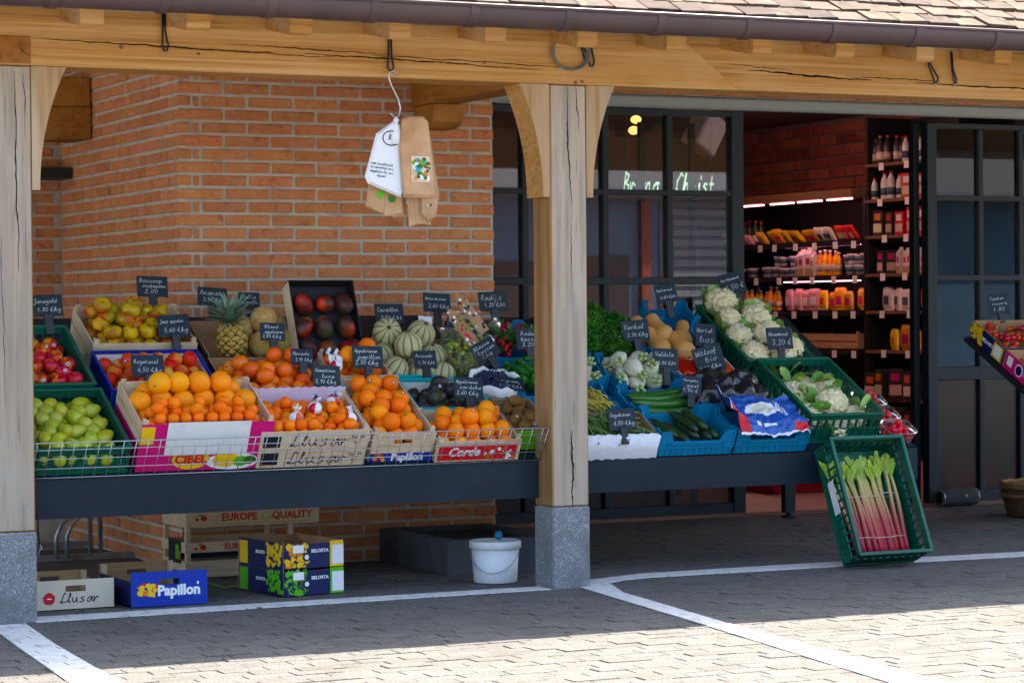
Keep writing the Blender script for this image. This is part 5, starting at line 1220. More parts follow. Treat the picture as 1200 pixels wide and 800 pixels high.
def euro(label, z, y, x0, w, m, h):
    root = thing('wooden_crate', label, 'crate', T(x0, y, z), 'stacked wooden crates under the table'); d = .36
    for z0, z1 in ((0, .075), (.115, .165)):
        MB().box(0, w, 0, .007, z0, z1).obj('front_slat', m, root); MB().box(0, w, d-.007, d, z0, z1).obj('back_slat', m, root)
        for x_ in (0, w-.007): MB().box(x_, x_+.007, .007, d-.007, z0, z1).obj('side_slat', m, root)
    for x_ in (.007, w-.03):
        for y_ in (.007, d-.03): MB().box(x_, x_+.023, y_, y_+.023, 0, h).obj('corner_post', m, root)
    for i in range(4): MB().box(.007, w-.007, .01+i*.09, .07+i*.09, -.006, 0).obj('base_slat', m, root)
    return root
e1 = euro('weathered slatted wooden crate lettered EUROPE in faded red, lower in its stack', .012, 1.24, -1.345, .56, 'poplar', .232)
e2 = euro('pale slatted wooden crate lettered EUROPE QUALITY, upper in its stack', .252, 1.225, -1.345, .68, 'poplar', .18)
MB().box(.03, .53, .2, .21, .07, .12).obj('dark_liner', 'navy', e1)
lettering('EUROPE', .04, 'red_print', e1, T(.27, -.0008, .139), .0008); lettering('EUROPE', .05, 'red_print', e2, T(.27, -.0008, .04), .0014); lettering('QUALITY', .05, 'red_print', e2, T(.54, -.0008, .04), .0014)
MB().tube([(.405+.022*math.cos(a*.4), -.001, .04+.022*math.sin(a*.4)) for a in range(16)], .0014, 4, 0, None, True).obj('round_mark', 'lime_print', e2); printed(e2, 'lime_print', .14, .64, .008, .0105, -.0004)
for e, z in ((e1, .139), (e2, .04)):
    disc(e, 'red_print', .09, z, .016, .013, -.0004, 'fruit_mark'); disc(e, 'red_print', .055, z-.005, .008, .008, -.0004, 'fruit_mark'); disc(e, 'lime_print', .075, z+.014, .014, .007, -.0004, 'fruit_mark')
sd = MB().box(-.0015, -.0003, .06, .25, .0, .11).obj('side_label', 'black_print', e1, T(0, 0, .06)); MB().box(-.003, -.0016, .09, .14, .02, .09).obj('side_label_green', 'lime_print', e1, T(0, 0, .06)); MB().box(-.003, -.0016, .07, .1, .02, .06).obj('side_label_orange', 'orange_print', e1, T(0, 0, .06))
def belorta(label, z, colA, colB, seed):
    w, d, h = .31, .42, .118
    root = carton(label, T(-1.2, .30, z) @ RZ(R(9)) @ T(w/2, d/2, 0), w, d, h, 'navy', 'card', 'navy', group='printed boxes under the table', fh=h*.92)
    scatter_print(root, [colA, colA, 'navy', colB], -w/2+.008, -.032, .008, h*.9, -d/2, 130, .016, 'print', seed)
    printed(root, 'white_print', -.11, -.055, .07, .105, -d/2-.006, 'bar_code'); printed(root, colA, .085, w/2+.0005, .0, h-.002, -d/2-.0004); printed(root, 'white_print', .095, .155, .01, h-.02, -d/2-.0018, 'paper_label')
    lettering('BELORTA', .021, 'white_print', root, T(.032, -d/2-.0018, .075), .0006); disc(root, 'navy', -.04, .05, .02, .02, -d/2-.0055); disc(root, 'white_print', -.04, .05, .011, .011, -d/2-.0072, 'emblem')
    sp = MB().box(-.0018, -.0004, d*.78, d*.96, .005, h-.01).obj('print', colA, root, T(-w/2, -d/2, 0)); scatter_print(root, [colA, 'navy'], 0, .01, 0, .01, 0, 1, .001) if False else None
    rg = random.Random(seed); b = MB()
    for i in range(60):
        y_ = rg.uniform(.01, d*.36); z_ = rg.uniform(.01, h*.92); k = .014*rg.uniform(.5, 1.1); b.add([(-.001-.00003*i, y_+k*math.cos(a*1.05), z_+k*math.sin(a*1.05)*rg.uniform(.6, 1.1)) for a in range(6)], [tuple(range(6))[::-1]])
    b.obj('print', colA, root, T(-w/2, -d/2, 0)); lt = lettering('BELORTA', .02, 'white_print', root, T(-w/2-.0012, -d/2+d*.5, .065) @ RZ(R(-90)), .0005)
    return root
belorta('navy and green printed Belorta box on the ground, lower of two', .004, 'lime_print', 'leaf_dark', 3)
belorta('navy and yellow printed Belorta box stacked on the green one', .125, 'yellow_print', 'orange_print', 4)
tag(MB().tube([(-1.43, .78, .012), (-1.38, .80, .03), (-1.32, .75, .008), (-1.25, .72, .02), (-1.2, .74, .01)], [.003, .005, .006, .004, .002], 6).obj('vegetable_scrap', 'bean_green'), 'shrivelled green vegetable scrap on the paving beside the printed boxes', 'scrap')
# concrete planter frame
pf = thing('planter', 'low dark concrete planter frame full of soil against the brick wall', 'planter', T(-.17, .80, 0))
for a in ((0, .62, 0, .07), (0, .62, .775, .845), (0, .07, .07, .775), (.55, .62, .07, .775)): MB().cbox(*a, -.01, .165, .006).obj('concrete_side', 'concrete_dark', pf)
MB().box(.07, .55, .07, .775, 0, .14).obj('soil_bed', 'soil', pf)
# bucket
bk = thing('bucket', 'white plastic bucket with its lid on beside the middle post', 'bucket', T(-.105, .40, .003))
MB().lathe([(.098, 0), (.102, .004), (.112, .165), (.1, .165), (.1, .17)], 28).obj('tub', 'white_plastic', bk)
MB().lathe([(.117, .158), (.122, .16), (.122, .19), (.118, .196), (.112, .192), (.001, .19)], 28).obj('lid', 'white_plastic', bk)
MB().tube([(.118*math.cos(a), .118*math.sin(a), .15-.10*math.sin((a+3.6)/2.9*3.14)) for a in [-3.6+i*2.9/12 for i in range(13)]], .002, 5).obj('handle', 'zinc', bk)
sp_ = MB().lathe([(.0006, -.02), (.014, -.012), (.02, .002), (.014, .016), (.0006, .022)], 10, 0, None, True, lambda p, an: p*(1+.2*math.sin(an*4+p.z*90))).tube([(0, 0, -.018), (-.02, -.005, -.026), (-.045, .0, -.026)], .004, 5, 1).obj('scrubber', ['blue_crate', 'twine'], None, T(.0-.095, .385, .219)); tag(sp_, 'blue scrubbing pad lying on the bucket lid', 'scrubber')
# bicycle rack
br = thing('bicycle_rack', 'galvanised tube bicycle rack in the shade under the table end', 'bicycle rack', T(-1.95, 2.45, 0))
MB().box(-.9, .75, .0, .04, 0, .03).box(-.9, .75, .75, .79, 0, .03).obj('base_rail', 'zinc', br)
for x_ in (-.42, .06, .5):
    for dx in (0, .055):
        MB().tube([(x_+dx, .02, .02), (x_+dx, .02, .62), (x_+dx, .1, .7), (x_+dx, .5, .7)], .012, 8).obj('upright', 'zinc', br)
        MB().tube([(x_-.2+dx, -.05, .02), (x_-.2+dx, -.05, .13), (x_-.17+dx, -.05, .2), (x_-.1+dx, -.05, .25), (x_+.06+dx, -.05, .31), (x_+.13+dx, -.05, .37), (x_+.16+dx, -.05, .48), (x_+.16+dx, 0, .62)], .013, 8).obj('wheel_guide', 'zinc', br)
# loose elastic with hook by the edge post
el = thing('bungee_cord', 'black elastic cord with a steel hook hanging by the edge post', 'cord', T(-2.395, .12, .0))
MB().tube([(0, 0, .44), (.015, -.01, .46), (.028, -.005, .43), (.03, 0, .36), (.035, 0, .31)], .004, 6).obj('cord', 'cable', el); MB().tube([(.035, 0, .31), (.045, 0, .295), (.035, 0, .28), (.028, 0, .27), (.038, 0, .258)], .002, 5).obj('hook', 'wire', el)

# ================================================================== HANGING THINGS ON THE BEAM
def loop(x, z0, L, label, lean_=0.01, w=.014, group='black elastic loops on the beam'):
    root = thing('elastic_loop', label, 'cord', T(x, -.012, z0), group)
    MB().tube([(-w*.4, 0, .06), (-w*.5+lean_*.3, 0, -L*.3), (-w+lean_, 0, -L*.8), (-w*.5+lean_, 0, -L), (w*.4+lean_, 0, -L), (w+lean_, 0, -L*.8), (w*.3+lean_*.3, 0, -L*.3), (w*.2, 0, .06)], .0042, 6).obj('cord', 'cable', root)
    MB().tube([(lean_-.008, -.003, -L-.012), (lean_+.004, -.003, -L), (lean_-.003, -.003, -L-.008), (lean_+.008, -.003, -L-.018)], .0022, 5).obj('knot_end', 'wire', root)
    return root
loop(-1.835, 2.5, .115, 'black elastic loop on the beam between the outer post and the hanging bags', .006)
loop(2.07, 2.5, .125, 'black elastic loop slanting on the beam over the doorway', .05, .015)
loop(2.215, 2.47, .095, 'short black elastic loop on the beam over the doorway beside the slanting one', .022, .008)
loop(.155, 2.5, .09, 'black elastic loop hanging inside the cable coil', .03, .013)
loop(.205, 2.5, .11, 'longer black elastic loop hanging at the edge of the cable coil', .005, .014)
co = MB()
for k in range(3):
    co.tube([(.1+(.085+.006*k)*math.cos(a*.2618), -.012-.006*k, 2.455+(.085-.004*k)*math.sin(a*.2618)-.004*k) for a in range(24)], .005, 6, 0, None, True)
tag(co.obj('cable_coil', 'grey_cable'), 'coil of grey cable hung on the beam above the middle post', 'cable')
hg = thing('elastic_loop', 'black elastic loop holding the steel hook with the paper bags', 'cord', T(-.797, -.015, 2.5), 'black elastic loops on the beam')
MB().tube([(-.004, 0, .06), (-.006, 0, -.08), (-.014, -.004, -.15), (0, -.004, -.168), (.016, -.004, -.15), (.008, 0, -.1), (.004, 0, .06)], .0045, 6).obj('cord', 'cable', hg)
HY = -.03
hk = MB().tube([(-.765, HY, 2.315), (-.785, HY, 2.335), (-.805, HY, 2.328), (-.81, HY, 2.305), (-.80, HY, 2.275), (-.765, HY, 2.21), (-.755, HY, 2.17), (-.765, HY, 2.135), (-.785, HY, 2.13), (-.805, HY, 2.15)], .0038, 7).obj('steel_hook', 'wire'); tag(hk, 'bent steel S-hook hanging from the beam with paper bags', 'hook')
def sack(label, poly, y, th, m, rot=0, name='paper_bag', piv=(-.775, 2.13)):
    root = thing(name, label, 'bag', T(piv[0], y, piv[1]) @ RZ(R(rot)), 'paper bags on the hook'); n_ = len(poly); cxm = sum(p[0] for p in poly)/n_; czm = sum(p[1] for p in poly)/n_
    P = [(p[0]-piv[0], 0, p[1]-piv[1]) for p in poly]; q = [(cxm+(p[0]-cxm)*.9-piv[0], -th, czm+(p[1]-czm)*.94-piv[1]) for p in poly]; q2 = [(a, th*.8, c) for a, b_, c in q]
    fs = [tuple(range(n_, 2*n_)), tuple(range(3*n_-1, 2*n_-1, -1))]
    for i in range(n_): j = (i+1) % n_; fs += [(i, j, n_+j, n_+i), (j, i, 2*n_+i, 2*n_+j)]
    b = MB().add(P+q+q2, fs, 0, False); b.obj('paper', m, root); return root
w1 = sack('white paper carrier bag with a black printed crest on the hook', [(-.80, 2.11), (-.765, 2.1), (-.745, 1.80), (-.76, 1.775), (-.93, 1.835), (-.945, 1.865), (-.885, 2.055), (-.86, 2.07)], HY-.012, .012, 'paper_white', 8)
ring = [(-.04+.04*math.cos(a*.5236)*(1.1), -.0135, -.095+.032*math.sin(a*.5236)) for a in range(12)]; MB().tube(ring, .0028, 4, 0, None, True).obj('printed_crest', 'black_print', w1)
hand(['Kc'], .045, .04, w1, T(-.035, -.0135, -.092), .004, 'black_print', 'crest_letters', .2, random.Random(2), False)
hand(['van kwaliteit', 'en natuurlijk vers', 'dagelijks bij ons', 'open'], .13, .07, w1, T(-.09, -.0135, -.235) @ RY(R(6)), .0018, 'black_print', 'small_print', .0, random.Random(3), False)
tw = MB().lathe([(.004, .0), (.016, -.015), (.006, -.03), (.03, -.07), (.034, -.12)], 10, 0, T(-.785, HY-.022, 2.13), True, lambda p, an: Vector((p.x*(1+.25*math.sin(an*4)), p.y*.4*(1+.2*math.cos(an*3)), p.z))).obj('paper_bag', 'paper_white'); tag(tw, 'twisted neck of a white bag tied onto the hook', 'bag', 'paper bags on the hook')
k1 = sack('tall brown kraft paper bag with a printed vegetable picture on the hook', [(-.765, 2.12), (-.735, 2.135), (-.665, 2.135), (-.64, 2.11), (-.605, 1.775), (-.76, 1.775), (-.778, 2.0)], HY-.034, .012, 'kraft', -4)
def veg_print(parent, x_, z_, w_, h_, y_, seed):
    MB().tube([(x_-w_, y_, z_-h_), (x_+w_, y_, z_-h_), (x_+w_, y_, z_+h_), (x_-w_, y_, z_+h_)], .0013, 4, 0, None, True).obj('print_frame', 'red_print', parent); printed(parent, 'poplar', x_-w_, x_+w_, z_-h_, z_+h_, y_+.0004)
    scatter_print(parent, ['leaf_dark', 'lime_print', 'radish', 'orange_print', 'teal_print', 'leaf_dark', 'paper_white'], x_-w_*.75, x_+w_*.75, z_-h_*.75, z_+h_*.75, y_-.001, 60, .012, 'vegetable_print', seed)
veg_print(k1, .092, -.23, .046, .058, -.0128, 6)
k2 = sack('second brown kraft bag behind the tall one, its side print showing', [(-.665, 2.06), (-.625, 2.06), (-.585, 1.79), (-.60, 1.69), (-.64, 1.665), (-.67, 1.7)], HY-.004, .01, 'kraft', -10)
scatter_print(k2, ['leaf_dark', 'red_print', 'poplar'], .13, .15, -.4, -.25, -.0105, 8, .008)
for i_ in range(3): sack('folded brown kraft bag hanging low in the middle of the bunch', [(-.73+.012*i_, 1.9), (-.65+.01*i_, 1.9), (-.64+.012*i_, 1.668-.006*i_), (-.715+.016*i_, 1.648+.01*i_)], HY-.006+.009*i_, .0015, 'kraft', 10-9*i_)
k4 = sack('brown kraft bag under the white carrier with a green printed spot', [(-.83, 1.9), (-.75, 1.9), (-.745, 1.71), (-.835, 1.695)], HY+.012, .003, 'kraft', -8)
sack('thin brown kraft bag behind the spotted one under the white carrier', [(-.81, 1.9), (-.72, 1.9), (-.712, 1.70), (-.79, 1.69)], HY+.02, .002, 'kraft', 16)
k5 = sack('small tan paper bag poking out beside the white carrier', [(-.9, 1.86), (-.82, 1.88), (-.83, 1.7), (-.925, 1.735)], HY+.02, .006, 'kraft', 4)
disc(k5, 'lime_print', -.075, -.34, .02, .016, -.0065); disc(k4, 'leaf_dark', -.02, -.36, .018, .016, -.0035)

# ================================================================== RIGHT EDGE: tomato stand, basket, speaker, doorway
ts = thing('display_table', 'dark steel stand holding the tomato boxes beside the glazing', 'table', T(0, .40, 0), 'sloping steel display tables')
MB().box(3.33, 4.9, .25, 1.16, -.03, -.006, 0, T(0, 0, .563) @ RX(TH)).obj('deck', 'black_metal', ts)
for lx, ly, zt in ((3.85, .98, 1.06), (4.8, .98, 1.06), (3.85, .3, .68), (4.8, .3, .68)): MB().cbox(lx, lx+.035, ly, ly+.035, 0, zt, .003).obj('leg', 'black_metal', ts)
def tom_box(label, t, colr, colb, seed):
    w, d, h = .5, .33, .1
    root = carton(label, F('R', 3.6, t, .002), w, d, h, colr, 'card', colr, group='tomato boxes on the stand', liner=('card', .045))
    rg = random.Random(seed); b = MB()
    if colb:
        for i in range(44):
            y_ = rg.uniform(d*.62, d-.01); z_ = rg.uniform(.01, h-.005); k = .016*rg.uniform(.5, 1.1); b.add([(-.001-.00003*i, y_+k*math.cos(a*1.05), z_+k*math.sin(a*1.05)*rg.uniform(.6, 1.1)) for a in range(6)], [tuple(range(6))[::-1]])
        b.obj('print', colb, root, T(-w/2, -d/2, 0)); MB().box(-.0022, -.0006, .01, .1, .005, h-.01).obj('print', colb, root, T(-w/2, -d/2, 0)); MB().box(-.0034, -.0023, .02, .085, .015, h-.02).obj('paper_label', 'white_print', root, T(-w/2, -d/2, 0))
    else:
        MB().box(-.002, -.0006, d*.76, d*.9, .03, .085).obj('paper_label', 'white_print', root, T(-w/2, -d/2, 0)); MB().prism([(d*.55+.035*math.cos(a*.4), .05+.035*math.sin(a*.4)) for a in range(16)], -.002, -.0006, 'x').obj('emblem', 'white_print', root, T(-w/2, -d/2, 0)); MB().prism([(d*.55+.028*math.cos(a*.4), .05+.028*math.sin(a*.4)) for a in range(16)], -.003, -.0021, 'x').obj('emblem', 'navy', root, T(-w/2, -d/2, 0))
    lettering('BELORTA', .028, 'white_print', root, T(-w/2-.0012, -d/2+(d*.46 if colb else d*.22), .05) @ RZ(R(-90)), .0006)
    return root
tom_box('navy and yellow Belorta box of cherry tomatoes on the dark stand', .99, 'navy', 'yellow_print', 3); tom_box('bright pink Belorta tomato box in front of the navy one', .645, 'pink', None, 4)
def truss(X, t, h, seed):
    rg = random.Random(seed); root = thing('tomato_truss', 'vine of small red cherry tomatoes in the box on the dark stand', 'tomatoes', F('R', X, t, h) @ RZ(rg.uniform(-1, 1)), 'vines of cherry tomatoes')
    MB().tube([(-.07, 0, .03), (-.03, .006, .04), (.02, -.004, .04), (.075, 0, .03)], .0022, 5).obj('stem', 'stem_green', root)
    for i in range(8):
        x_ = -.065+i*.018; link('tomato', TM, root, T(x_, (.02 if i % 2 else -.02)+rg.uniform(-.004, .004), .018+rg.uniform(-.004, .006)) @ rot_any(rg) @ SCL(rg.uniform(.85, 1.1)))
TM = fruit('tomato', sph(.0165, .95, 12, 8), ['tomato', 'stem_green'], 12, None, scar(.0155, .005))
for i, (X, t, h) in enumerate(((3.44, .9, .06), (3.44, 1.0, .07), (3.44, 1.09, .06), (3.6, .88, .06), (3.6, .97, .075), (3.6, 1.07, .06), (3.75, .9, .06), (3.75, 1.0, .07), (3.75, 1.09, .06), (3.5, .95, .09), (3.66, 1.03, .09), (3.45, .6, .06), (3.45, .7, .06), (3.6, .65, .06))): truss(X, t, h, i)
sign('R', 3.55, 1.17, .11, ['Tomaten', 'tros per kg', '1,80'], 'chalk price sign on the box of cherry tomatoes', .13, .12, .02, -4, -6)
# wicker basket
wk = thing('wicker_basket', 'dark round wicker basket with pale braided rim by the glazing', 'basket', T(4.42, 2.12, .003)); n_ = 40
b = MB()
for k in range(11):
    z = .008+k*.0155; rr = .215+.04*math.sin(min(z/.2, 1)*1.5)
    b.tube([((rr+.006*(1 if (a+k) % 2 else -1))*math.cos(a*6.2832/n_), (rr+.006*(1 if (a+k) % 2 else -1))*math.sin(a*6.2832/n_), z) for a in range(n_)], .0085, 5, 0, None, True)
b.lathe([(.22, 0), (.22, .01), (.001, .012)], 20); stuff(b.obj('weave', 'wicker', wk))
for z, rr in ((.178, .26), (.196, .262), (.125, .264)): MB().tube([(rr*math.cos(a*.2094), rr*math.sin(a*.2094), z+.004*math.sin(a*3)) for a in range(30)], .013, 6, 0, None, True).obj('rim_braid', 'wicker_rim', wk)
# portable speaker
sk = thing('portable_speaker', 'grey cylindrical portable speaker lying on the paving by the glazing', 'speaker', T(4.275, 3.0, .058))
MB().lathe([(.046, 0), (.054, .012), (.056, .03), (.056, .24), (.054, .258), (.046, .27)], 24, 0, RY(R(90))).obj('body', 'speaker_cloth', sk)
for x_ in (-.004, .262): MB().lathe([(.05, 0), (.053, .003), (.053, .009), (.05, .012)], 24, 0, T(x_, 0, 0) @ RY(R(90))).obj('end_ring', 'zinc', sk)
MB().lathe([(.04, -.001), (.038, .004), (.001, .006)], 20, 0, T(-.004, 0, 0) @ RY(R(-90))).obj('end_driver', 'black_plastic', sk)
disc(sk, 'red_print', .165, .012, .012, .009, -.0565, 'badge'); lettering('JBL', .012, 'white_print', sk, T(.165, -.0585, .012), .0003)
# low dark stand and red crates in the doorway
ds = thing('low_table', 'dark steel table standing in the shop doorway behind the vegetables', 'table', T(2.98, 2.5, 0)); MB().box(0, .7, 0, .34, .55, .58).obj('top', 'black_metal', ds)
for x_, y_ in ((.0, .28), (.65, .28), (.65, 0)): MB().cbox(x_, x_+.075, y_, y_+.05, .03, .55, .003).lathe([(.045, 0), (.04, .012), (.012, .022), (.012, .04)], 12, 0, T(x_+.037, y_+.025, 0)).obj('leg', 'steel_frame', ds)
rc1 = open_crate('red plastic crate on the shop floor inside the door', T(4.15, 4.6, .014), .5, .38, .25, 'red_print', None)

rg = random.Random(21); dlm = MB().add([(-.018, 0, .002), (0, -.008, .006), (.018, 0, .001), (.004, .009, .005)], [(0, 1, 2, 3)]).add([(-.018, 0, .0), (0, -.008, .004), (.018, 0, -.001), (.004, .009, .003)], [(0, 3, 2, 1)]).mesh('dry_leaf', ['kraft'])
for i in range(22):
    x_, y_ = (rg.uniform(-.6, .2), rg.uniform(.45, .8)) if i < 8 else (rg.uniform(-2.2, 2.0), rg.uniform(-.5, 2.2))
    put(dlm, 'dry_leaf', 'curled dry brown leaf fragment lying on the paving', 'leaf', 'dry leaf fragments on the paving', T(x_, y_, .003) @ RZ(rg.uniform(0, 6)) @ SCL(rg.uniform(.5, 1.1)))

# ================================================================== INSIDE THE SHOP
SX = 6.80
ck = thing('chiller_shelf', 'open chiller shelving with pink lit shelves along the inner shop wall', 'shelving', T(SX, 7.6, .012))
MB().box(.42, .47, 0, 2.3, 0, 2.2).obj('back_panel', 'black_metal', ck)
for y_ in (-.0, 2.27): MB().box(0, .42, y_, y_+.03, 0, 2.2).obj('end_panel', 'black_metal', ck)
CZ_ = (.9, 1.235, 1.535, 1.83)
for z in CZ_: MB().box(-.03, .42, .03, 2.27, z-.03, z).box(-.036, -.03, .03, 2.27, z-.045, z).obj('shelf', 'black_metal', ck)
MB().box(-.14, .47, 0, 2.3, 2.19, 2.26).obj('canopy', 'oak_deep', ck)
MB().box(-.03, .47, 0.03, 2.27, 0, .35).obj('plinth', 'black_metal', ck)
for y0 in (.08, .55, 1.0, 1.5): MB().box(-.1, -.07, y0, y0+.36, 2.172, 2.184).obj('light_strip', 'pink_light', ck)
for z in (1.795, 1.49): MB().box(.0, .02, .1, 1.3, z-.008, z+.002).obj('light_strip', 'pink_light', ck)
rk = thing('shop_rack', 'dark shop rack of groceries beside the chiller, nearest the door', 'shelving', T(SX, 5.0, .012))
MB().box(.42, .47, 0, 2.56, 0, 2.85).obj('back_panel', 'black_metal', rk)
RZ_ = (.5, .90, 1.228, 1.538, 1.855, 2.157, 2.455)
for z in RZ_: MB().box(-.03, .42, 0, 2.56, z-.025, z).obj('shelf', 'oak_deep', rk)
for y_ in (-.02, 1.27, 2.56): MB().box(.0, .42, y_, y_+.02, 0, 2.85).obj('upright', 'black_metal', rk)
lab = MB().box(-.041, -.037, -.035, .035, -.05, .012).mesh('price_label', ['white_board'])
rg = random.Random(12)
for z in RZ_[1:]:
    for i in range(7): link('price_label', lab, rk, T(0, .15+i*.36+rg.uniform(-.06, .06), z-.01))
for z in CZ_:
    for i in range(7): link('price_label', lab, ck, T(0, .12+i*.31+rg.uniform(-.05, .05), z-.02))
# product shapes
mat('milk', (.62, .6, .58), .35, .03); mat('cap_red', (.5, .02, .02), .4); mat('juice', (.8, .32, .02), .25, .1, .02); mat('carton_a', (.6, .56, .5), .5, .15, .02); mat('carton_red', (.5, .05, .06), .5, .15, .02)
mat('pack_yellow', (.62, .38, .06), .3, .25, .03); mat('pack_green', (.2, .26, .1), .3, .3, .05); mat('pack_dark', (.03, .028, .03), .35, .2); mat('pack_pink', (.6, .3, .32), .4, .2, .03); mat('tub', (.7, .66, .68), .4, .05)
for nm_, c_ in (('lab_a', (.5, .42, .3)), ('lab_b', (.05, .08, .12)), ('lab_c', (.45, .06, .05))): mat(nm_, c_, .5, .3, .06)
def bottle(body, cap, labm, prof, capz):
    b = MB().lathe(prof, 12).lathe([(.016, capz), (.016, capz+.022), (.001, capz+.023)], 10, 1); b.lathe([(prof[1][0]+.0012, .035), (prof[1][0]+.0012, .1)], 12, 2); return b.mesh('bottle', [body, cap, labm])
BP_ = [(.036, 0), (.038, .01), (.038, .14), (.03, .18), (.014, .21), (.014, .225)]; JP_ = [(.034, 0), (.036, .01), (.036, .12), (.026, .16), (.013, .19), (.013, .2)]
BOTm = bottle('milk', 'cap_red', 'lab_b', BP_, .222); JUI = bottle('juice', 'white_print', 'lab_a', JP_, .198); GLS = bottle('pack_dark', 'lab_c', 'lab_a', BP_, .222)
def gable(m, l_): return MB().box(-.035, .035, -.035, .035, 0, .17).prism([(-.035, .17), (.035, .17), (.004, .205), (-.004, .205)], -.035, .035, 'y').box(-.003, .003, -.035, .035, .204, .222).box(-.0365, -.035, -.034, .034, .0, .06, 1).box(-.0365, -.035, -.02, .02, .09, .14, 2).mesh('carton', [m, 'card', l_])
CAR = gable('carton_a', 'lab_c'); TUB = MB().lathe([(.04, 0), (.05, .08), (.052, .082), (.052, .092), (.001, .093)], 14).lathe([(.0455, .03), (.0505, .07)], 14, 1).mesh('tub', ['tub', 'lab_b'])
def packm(nm, m, w, h, d, l_):
    vs, fs = pillow(w, h, d, 8, 8, .016, 2); b = MB().add(vs, fs, 0, True, T(0, 0, h/2) @ RZ(R(90)) @ RX(R(90)))
    for i in range(0, 2*64, 1):
        j = i//2; cx_, cy_ = j % 8, j//8
        if 2 <= cx_ <= 5 and 2 <= cy_ <= 4: b.mi[i] = 1
    return b.mesh(nm, [m, l_])
PK = {k: packm('snack_bag', k, .15, .2, .07, l_) for k, l_ in (('pack_yellow', 'lab_c'), ('pack_green', 'lab_a'), ('carton_a', 'lab_b'), ('carton_red', 'lab_a'), ('pack_pink', 'tub'))}
BOXm = {k: MB().cbox(-.05, .05, -.075, .075, 0, .23, .004).box(-.0515, -.05, -.06, .06, .03, .11, 1).box(-.0515, -.05, -.045, .045, .14, .2, 2).mesh('food_box', [k, 'lab_a', l_]) for k, l_ in (('carton_red', 'milk'), ('pack_dark', 'lab_c'), ('carton_a', 'lab_b'))}
def row(mesh, name, label, cat, group, z, y0, y1, step, x=.06, jit=.022, scale=1.0, tilt=0):
    y = y0; step *= .86; scale *= .9
    while y < y1:
        put(mesh, name, label, cat, group, T(SX+x+rg.uniform(-jit, jit), y, .012+z+.001) @ RZ(rg.uniform(-.3, .3)) @ RX(rg.uniform(-.05, .05)) @ RY(tilt+rg.uniform(-.12, .12)*(tilt != 0)) @ SCL(scale*rg.uniform(.86, 1.1))); y += step*rg.uniform(.9, 1.15)*(1.9 if rg.random() < .08 else 1)
row(BOTm, 'bottle', 'white milk bottle with a red cap on the dark shop rack', 'bottle', 'milk bottles on the rack', 2.157, 7.15, 7.53, .085)
row(BOTm, 'bottle', 'white bottle on the top shelf of the dark shop rack', 'bottle', 'bottles on the top shelf', 2.455, 6.75, 7.1, .085)
row(GLS, 'bottle', 'dark glass bottle of drink at the end of the top shelf', 'bottle', 'drink bottles on the top shelf', 2.455, 7.15, 7.55, .085)
row(BOXm['carton_red'], 'food_box', 'red biscuit box beside the milk bottles', 'box', 'red boxes beside the milk', 2.157, 6.85, 7.1, .2)
row(BOXm['carton_red'], 'food_box', 'red patterned box on the rack shelf under the milk', 'box', 'red boxes under the milk', 1.855, 6.8, 7.2, .19)
row(BOXm['pack_dark'], 'food_box', 'black box with a pale picture beside the red patterned boxes', 'box', 'black boxes on the rack', 1.855, 7.3, 7.55, .19)
row(CAR, 'drink_carton', 'pale drink carton with a folded top on the rack', 'carton', 'drink cartons on the rack', 1.538, 6.8, 7.15, .078, scale=1.1)
row(BOXm['pack_dark'], 'food_box', 'black coffee pack beside the pale drink cartons', 'box', 'black packs by the cartons', 1.538, 7.28, 7.55, .19)
row(PK['carton_a'], 'snack_bag', 'pale bag of nuts on the rack below the cartons', 'bag', 'pale bags on the rack', 1.228, 7.05, 7.5, .18, scale=1.1)
row(PK['carton_red'], 'snack_bag', 'red packed bag on the rack below the cartons', 'bag', 'red bags on the rack', 1.228, 6.65, 6.95, .17, scale=1.1)
row(PK['pack_yellow'], 'snack_bag', 'bag of rusks on the low rack shelf', 'bag', 'bags on the low shelf', .90, 6.9, 7.4, .19, scale=1.1)
row(BOXm['pack_dark'], 'food_box', 'dark printed fruit box stacked under the rack', 'box', 'dark boxes under the rack', .5, 6.9, 7.5, .2, -.02, scale=1.1)
row(BOXm['pack_dark'], 'food_box', 'dark printed fruit box standing on the shop floor', 'box', 'dark boxes on the floor', .2, 6.9, 7.5, .2, -.02, scale=1.1)
# beyond the glazing
row(PK['pack_green'], 'snack_bag', 'green packed bag on the rack behind the door glazing', 'bag', 'green bags behind the glazing', 1.228, 5.2, 6.5, .2); row(CAR, 'drink_carton', 'pale carton on the rack behind the door glazing', 'carton', 'cartons behind the glazing', 1.538, 5.2, 6.6, .09)
row(BOTm, 'bottle', 'white bottle on the rack behind the door glazing', 'bottle', 'bottles behind the glazing', 2.157, 5.3, 6.7, .09); row(PK['carton_red'], 'snack_bag', 'red bag on the low rack shelf behind the glazing', 'bag', 'red bags behind the glazing', .9, 5.2, 6.6, .2); row(BOXm['carton_red'], 'food_box', 'red box on the rack behind the door glazing', 'box', 'red boxes behind the glazing', 1.855, 5.2, 6.6, .2)
